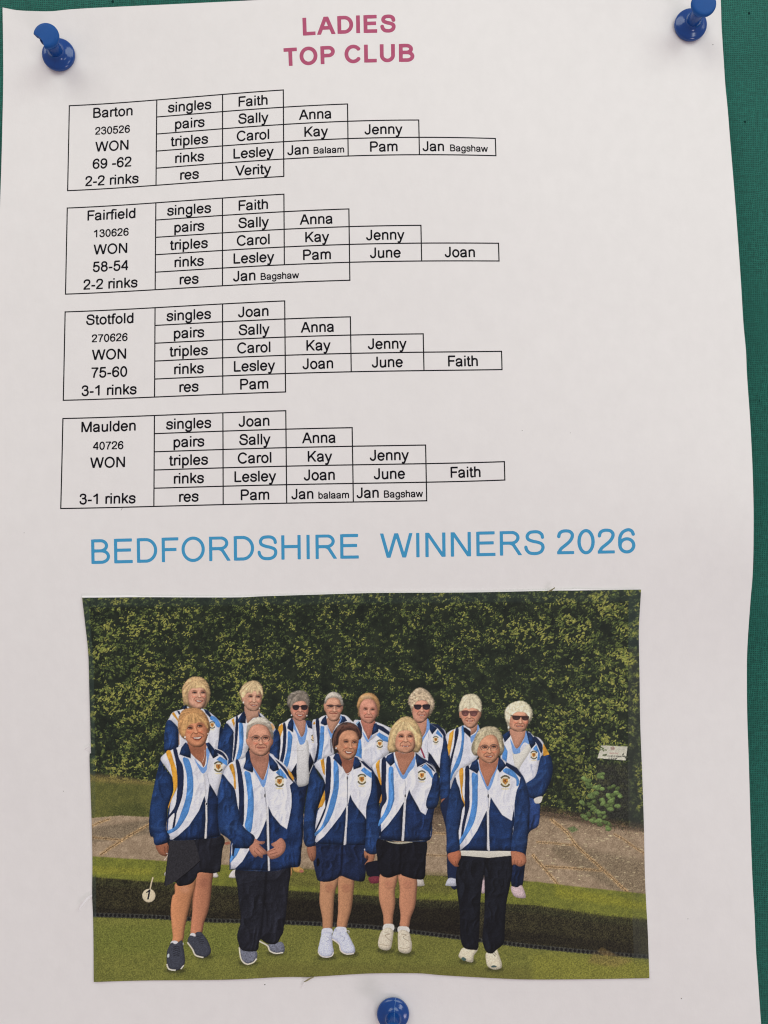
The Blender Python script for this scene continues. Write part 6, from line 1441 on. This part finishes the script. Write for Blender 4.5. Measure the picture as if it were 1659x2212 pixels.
# ---------------------------------------------------------------------------
# the pasted photograph
# ---------------------------------------------------------------------------
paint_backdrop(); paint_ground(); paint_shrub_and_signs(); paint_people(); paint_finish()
P_TOP = [(177.3, 1291), (240, 1290.6), (300, 1290), (420, 1290.5), (518, 1290.3), (567, 1288), (680, 1284.5), (800, 1281), (900, 1280.3), (1028, 1279.5), (1191, 1276), (1250, 1275.5), (1320, 1274.3), (1385, 1273.5)]
P_RIGHT = [(1385, 1273.5), (1382, 1320), (1380, 1368), (1381.6, 1470), (1383, 1563), (1387.7, 1685), (1390.8, 1779), (1393, 1888), (1395.5, 1945), (1399.4, 2016), (1402.8, 2113)]
P_BOT = [(202.5, 2121.4), (308, 2118.2), (488, 2116.4), (606, 2110.8), (675, 2110), (768, 2104.3), (822, 2102.4), (905, 2102.6), (959, 2107), (1085, 2114), (1161, 2116), (1290, 2115), (1402.8, 2113)]
P_LEFT = [(177.3, 1291), (184, 1348), (190.7, 1412), (193, 1490), (196, 1609), (196.6, 1629), (193.5, 1633), (195.7, 1707), (198.3, 1785), (199.6, 1863), (199, 1933), (201, 1980), (202, 2039), (202.5, 2121.4)]
GX, GY = 1010, 700
PG = coons(curve(P_TOP, GX, 0), curve(P_BOT, GX, 0), curve(P_LEFT, GY, 1), curve(P_RIGHT, GY, 1))
def lift(u, v):                    # the print's own cockle, mm
    return 0.30 + 0.25 * np.exp(-(v / 0.05) ** 2) + 0.25 * np.exp(-((1 - v) / 0.05) ** 2) * (0.6 + 0.4 * np.sin(u * 9)) + 0.12 * np.sin(u * 7 + 1) * np.sin(v * 5) + 0.2 * np.exp(-(u / 0.03) ** 2) + 0.15 * np.exp(-((1 - u) / 0.03) ** 2)
U_, V_ = np.meshgrid(np.linspace(0, 1, GX), np.linspace(0, 1, GY))
PH_ = H(PG[..., 0], PG[..., 1]) + lift(U_, V_)
# white card under the ink, left a little proud along parts of the top edge
bx, by = 160, 110
def thin(a, n, axis): return np.take(a, np.round(np.linspace(0, a.shape[axis] - 1, n)).astype(int), axis)
def densecurve(pts, n): return curve(pts, n, 0)
margin = lambda x: np.interp(x, [170, 180, 292, 302, 380, 480, 570, 640, 760, 880, 1000, 1080, 1160, 1196, 1236, 1242, 1260, 1300, 1385], [3.4, 4.4, 4.4, 2.4, 2.6, 2.4, 1.2, 0.9, 1.2, 0.8, 0.8, 1.0, 1.6, 2.2, 2.6, 4.2, 2.6, 1.0, 0.7])
bt = curve(P_TOP, bx, 0); bt[:, 1] -= margin(bt[:, 0])
bl = curve(P_LEFT, by, 1); bl[0] = bt[0]; br = curve(P_RIGHT, by, 1); br[0] = bt[-1]
BG = coons(bt, curve(P_BOT, bx, 0), bl, br)
bu, bv = np.meshgrid(np.linspace(0, 1, bx), np.linspace(0, 1, by))
photo = put('printed_photograph', shell('printed_photograph', BG, H(BG[..., 0], BG[..., 1]) + lift(bu, bv) - 0.03, 0.22), None, M_CARD)
tag(photo, 'colour group photograph of thirteen women on a bowling green, pasted low on the white sheet', 'photograph')

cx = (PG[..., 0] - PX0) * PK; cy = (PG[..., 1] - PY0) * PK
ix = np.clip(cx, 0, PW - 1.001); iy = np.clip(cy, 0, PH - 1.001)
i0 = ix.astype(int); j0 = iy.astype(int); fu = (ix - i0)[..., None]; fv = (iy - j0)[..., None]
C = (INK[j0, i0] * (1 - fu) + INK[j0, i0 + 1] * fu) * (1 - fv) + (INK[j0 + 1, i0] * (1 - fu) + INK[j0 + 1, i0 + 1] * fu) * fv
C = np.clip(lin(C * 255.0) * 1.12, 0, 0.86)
VP = at(PG[..., 0], PG[..., 1], PH_).reshape(-1, 3)
CP = np.concatenate([C.reshape(-1, 3), np.ones((GX * GY, 1))], 1).astype(np.float32)
idx = np.arange(GX * GY).reshape(GY, GX)
QUADS = np.stack([idx[1:, :-1], idx[1:, 1:], idx[:-1, 1:], idx[:-1, :-1]], -1)
qcx = np.clip((PG[:-1, :-1, 0] + PG[1:, 1:, 0]) / 2, 0, 5000); qcy = (PG[:-1, :-1, 1] + PG[1:, 1:, 1]) / 2
QR = REG[np.clip(((qcy - PY0) * PK).astype(int), 0, PH - 1), np.clip(((qcx - PX0) * PK).astype(int), 0, PW - 1)]

def cut_out(name, quads, parent, up=0.0):
    used, inv = np.unique(quads.ravel(), return_inverse=True)
    me = mesh_np(name, VP[used] - np.array([0, up * MM, 0]), inv.reshape(-1, 4), smooth=True)
    a = me.color_attributes.new('ink', 'FLOAT_COLOR', 'POINT')
    a.data.foreach_set('color', CP[used].ravel())
    return put(name, me, parent, M_PRINT)

WHO = {1: 'woman with straw-blonde bob, back row far left', 2: 'woman with short blonde hair and pearl earring, back row', 3: 'woman with dark grey hair and dark sunglasses, back row',
       4: 'woman with cropped white hair and half-rim glasses, back row', 5: 'woman with swept-back ginger hair, back row', 6: 'woman with curly ash hair and dark sunglasses, back row',
       7: 'woman with cropped pale blonde hair and brown sunglasses, back row', 8: 'woman with curly white hair and brown sunglasses, hands behind her, back row',
       9: 'woman with ginger hair in a black wrap skirt, front row', 10: 'woman with white hair and wire glasses, hands folded, in black trousers, front row',
       11: 'woman with dark brown hair in navy shorts and white shoes, front row', 12: 'woman with blonde bob in black shorts and cream shoes, front row',
       13: 'woman with grey bob and wire glasses in black trousers, front row'}
BACKN = {'hedge': 'printed_hedge', 'lawn': 'printed_lawn', 'paving': 'printed_paving', 'ditch': 'printed_ditch', 'edging': 'printed_edging', 'green': 'printed_bowling_green', 'shrub': 'printed_shrub', 'sign': 'printed_sign', 'marker': 'printed_rink_marker'}
people = {}
for who in range(1, 14):
    q = QUADS[np.isin(QR, [rid for (w_, p_), rid in REGIONS.items() if w_ == who and not (p_ == 'shoe' and who < 9)])]   # the whole figure; clothes and hair lie on it
    o = cut_out('printed_person', q, photo); o['label'] = WHO[who]; people[who] = o
for (who, piece), rid in REGIONS.items():
    q = QUADS[QR == rid]
    if len(q) == 0 or piece == 'skin': continue
    if who == BACK: cut_out(BACKN[piece], q, photo)
    else: cut_out({'shoe': 'shoes', 'sock': 'socks'}.get(piece, piece), q, people[who], 0.012)
left_over = QUADS[QR == 0]
if len(left_over): cut_out('printed_ground', left_over, photo)

# torn paper slivers curling off its edges
def sliver(name, a, b2, m, h0, h1, n=8):
    A = curve(a, n, 0); B2 = curve(b2, n, 0); V = []; 
    for k in range(n):
        t = k / (n - 1)
        hh = h0 + (h1 - h0) * math.sin(t * math.pi / 2)
        for P_, dh in ((A[k], 0.25), (B2[k], 0.0)):
            V.append(at(P_[0], P_[1], H(P_[0], P_[1]) + hh + dh))
    for k in range(n):
        t = k / (n - 1); hh = h0 + (h1 - h0) * math.sin(t * math.pi / 2) - 0.12
        for P_, dh in ((A[k], 0.25), (B2[k], 0.0)): V.append(at(P_[0], P_[1], H(P_[0], P_[1]) + hh + dh))
    F = []
    for k in range(n - 1):
        i = 2 * k; j = i + 2 * n
        F += [(i, i + 1, i + 3, i + 2), (j + 2, j + 3, j + 1, j), (i + 2, j + 2, j, i), (i + 1, j + 1, j + 3, i + 3)]
    F += [(0, 2 * n, 2 * n + 1, 1), (2 * n - 2, 2 * n - 1, 4 * n - 1, 4 * n - 2)]
    return put(name, mesh_np(name, np.array(V), F), photo, m)
sliver('torn_sliver', [(198.7, 1932.5), (190, 1937), (181, 1947), (174, 1956.5), (170.6, 1962), (171.2, 1967)], [(199.3, 1936), (192.5, 1940.5), (184, 1949.5), (176.5, 1958.5), (172.8, 1962.5), (171.9, 1967.2)], M_CARD, 0.45, 1.1)
sliver('torn_sliver', [(679, 2109), (670, 2112), (661, 2117.2), (656, 2121)], [(678.5, 2111.2), (671, 2115), (664, 2119.2), (656.6, 2122)], M_OLIVE, 0.5, 0.9)
sliver('torn_sliver', [(657.5, 2122.5), (655, 2127), (652.6, 2132.5)], [(658.6, 2122.5), (656.2, 2127.4), (653.4, 2133)], M_CARD, 0.4, 0.6)
sliver('torn_sliver', [(1183, 1277), (1191, 1273), (1198.5, 1268.4)], [(1184, 1279), (1192, 1276), (1199.5, 1270)], M_OLIVE, 0.8, 1.6)
sliver('torn_sliver', [(196.5, 1612), (190, 1614), (183, 1618.5)], [(196.5, 1613.6), (190.4, 1615.4), (183.6, 1619.2)], M_CARD, 0.35, 0.55)

# ---------------------------------------------------------------------------
# the blue push pins
# ---------------------------------------------------------------------------
def lathe(name, prof, seg=64, squash=None):
    V = []; F = []
    for r, z in prof:
        for k in range(seg):
            a = 2 * math.pi * k / seg
            V.append((r * math.cos(a) * MM, r * math.sin(a) * MM, z * MM))
    for i in range(len(prof) - 1):
        for k in range(seg):
            a, b_ = i * seg + k, i * seg + (k + 1) % seg
            F.append((a, b_, b_ + seg, a + seg))
    F.append(tuple(range(seg))[::-1]); F.append(tuple(range((len(prof) - 1) * seg, len(prof) * seg)))
    return mesh_np(name, np.array(V), F, smooth=True)

def soft(prof, n=4):
    p = spline(np.array(prof, float), n, False)
    p[:, 0] = np.maximum(p[:, 0], 0.02); return [tuple(q) for q in p]
FLANGE = soft([(3.9, 0.05), (4.45, 0.25), (4.72, 0.8), (4.62, 1.35), (4.2, 1.75), (3.5, 2.05), (2.9, 2.3), (2.35, 2.75), (2.0, 3.3)]) + [(0.05, 3.3)]
STEM = [(0.05, 2.6)] + soft([(2.02, 2.65), (1.84, 3.6), (1.74, 5.2), (1.74, 6.8), (1.92, 8.2), (2.3, 9.1)]) + [(0.05, 9.2)]
HEAD = [(0.05, 8.7)] + soft([(2.2, 8.75), (2.9, 9.15), (3.35, 9.6), (3.5, 10.1), (3.42, 10.55), (3.15, 10.8)]) + [(2.5, 10.86), (0.05, 10.86)]

def broken_head():
    """a pin head with a crescent snapped out of one side"""
    n = 56; out = []
    for k in range(n):
        a = 2 * math.pi * k / n
        x, y = math.cos(a), math.sin(a)
        out.append((x, y))
    def clipx(x, y, r):
        # bite: circle centred lower left
        bx_, by_, br_ = -1.12, -0.92, 0.96
        d = math.hypot(x - bx_, y - by_)
        if d < br_:
            # walk towards the head centre until the bite's rim
            t0, t1 = 0.0, 1.0
            for _ in range(30):
                t = (t0 + t1) / 2
                if math.hypot(x * (1 - t) + 0.25 * t - bx_, y * (1 - t) + 0.1 * t - by_) < br_: t0 = t
                else: t1 = t
            return x * (1 - t1) + 0.25 * t1, y * (1 - t1) + 0.1 * t1
        return x, y
    V = []; F = []
    for r, z in HEAD:
        for x, y in out:
            cxx, cyy = clipx(x * r / 3.5, y * r / 3.5, r)
            V.append((cxx * 3.5 * MM, cyy * 3.5 * MM, z * MM))
    m = len(HEAD)
    for i in range(m - 1):
        for k in range(n):
            a, b_ = i * n + k, i * n + (k + 1) % n
            F.append((a, b_, b_ + n, a + n))
    F.append(tuple(range(n))[::-1]); F.append(tuple(range((m - 1) * n, m * n)))
    return mesh_np('head', np.array(V), F, smooth=False)

def shade_auto(o, ang=40):
    me = o.data
    bm = bmesh.new(); bm.from_mesh(me)
    bmesh.ops.remove_doubles(bm, verts=bm.verts, dist=1e-6)
    for f in bm.faces: f.smooth = True
    for e in bm.edges:
        if len(e.link_faces) == 2 and e.calc_face_angle(0) > rad(ang): e.smooth = False
    bm.to_mesh(me); bm.free()

def push_pin(x, y, lean_x, lean_z, label, head=None, spin=0.0):
    """a pin standing off the board; its axis leans by the given slopes"""
    r = bpy.data.objects.new('push_pin', None); COL.objects.link(r)
    h = float(H_exact(x, y)) + 0.1
    r.location = at(x, y, h)
    ax = Vector((lean_x, -1.0, lean_z)).normalized()
    zx = Vector((0, 0, 1)); xx_ = zx.cross(ax).normalized() * 1.0; yy_ = ax.cross(xx_)
    q = Matrix((xx_, yy_, ax)).transposed().to_quaternion()
    r.rotation_mode = 'QUATERNION'; r.rotation_quaternion = q
    r.empty_display_size = 0.005
    tag(r, label, 'push pin', 'blue push pins holding the sheet')
    for nm, me in (('flange', lathe('flange', FLANGE)), ('stem', lathe('stem', STEM, 40)), ('head', head or lathe('head', HEAD))):
        o = put(nm, me, r, M_PINTOP if nm == 'head' else M_PIN); shade_auto(o)
    # the steel point, pushed through sheet and board
    M = bpy.data.materials.get('steel_point') or material('steel_point', (0.5, 0.5, 0.5), 0.3)[0]
    o = put('point', lathe('point', [(0.02, -7.5), (0.45, -6.2), (0.5, 0.4), (0.05, 0.42)], 12), r, M)
    return r

push_pin(129, 122, 0.05, -0.02, 'blue push pin with a crescent snapped out of its head, at the upper left', broken_head())
push_pin(1489, 58, 0.0, 0.0, 'blue push pin at the upper right, above a short tear in the sheet')
p3 = push_pin(849, 2186, 0.0, 0.0, 'blue push pin with a pale mould seam, below the pasted photograph')
# moulding seam down the third pin
V = []; F = []
prof = FLANGE[4:-1] + [q for q in STEM[3:-2]]
inv = p3.rotation_quaternion.inverted()
up = inv @ Vector((0.16, 0, 1)); a0 = math.atan2(up.y, up.x)
for r_, z in prof:
    for da in (-0.032, 0.032):
        k = 0.05 / max(r_, 0.5)
        V.append(((r_ + 0.035) * math.cos(a0 + da * 1.6 / max(r_, 1)) * MM, (r_ + 0.035) * math.sin(a0 + da * 1.6 / max(r_, 1)) * MM, z * MM + 0.00002))
for i in range(len(prof) - 1): F.append((2 * i, 2 * i + 1, 2 * i + 3, 2 * i + 2))
put('mould_seam', mesh_np('mould_seam', np.array(V), F), p3, M_SEAM)
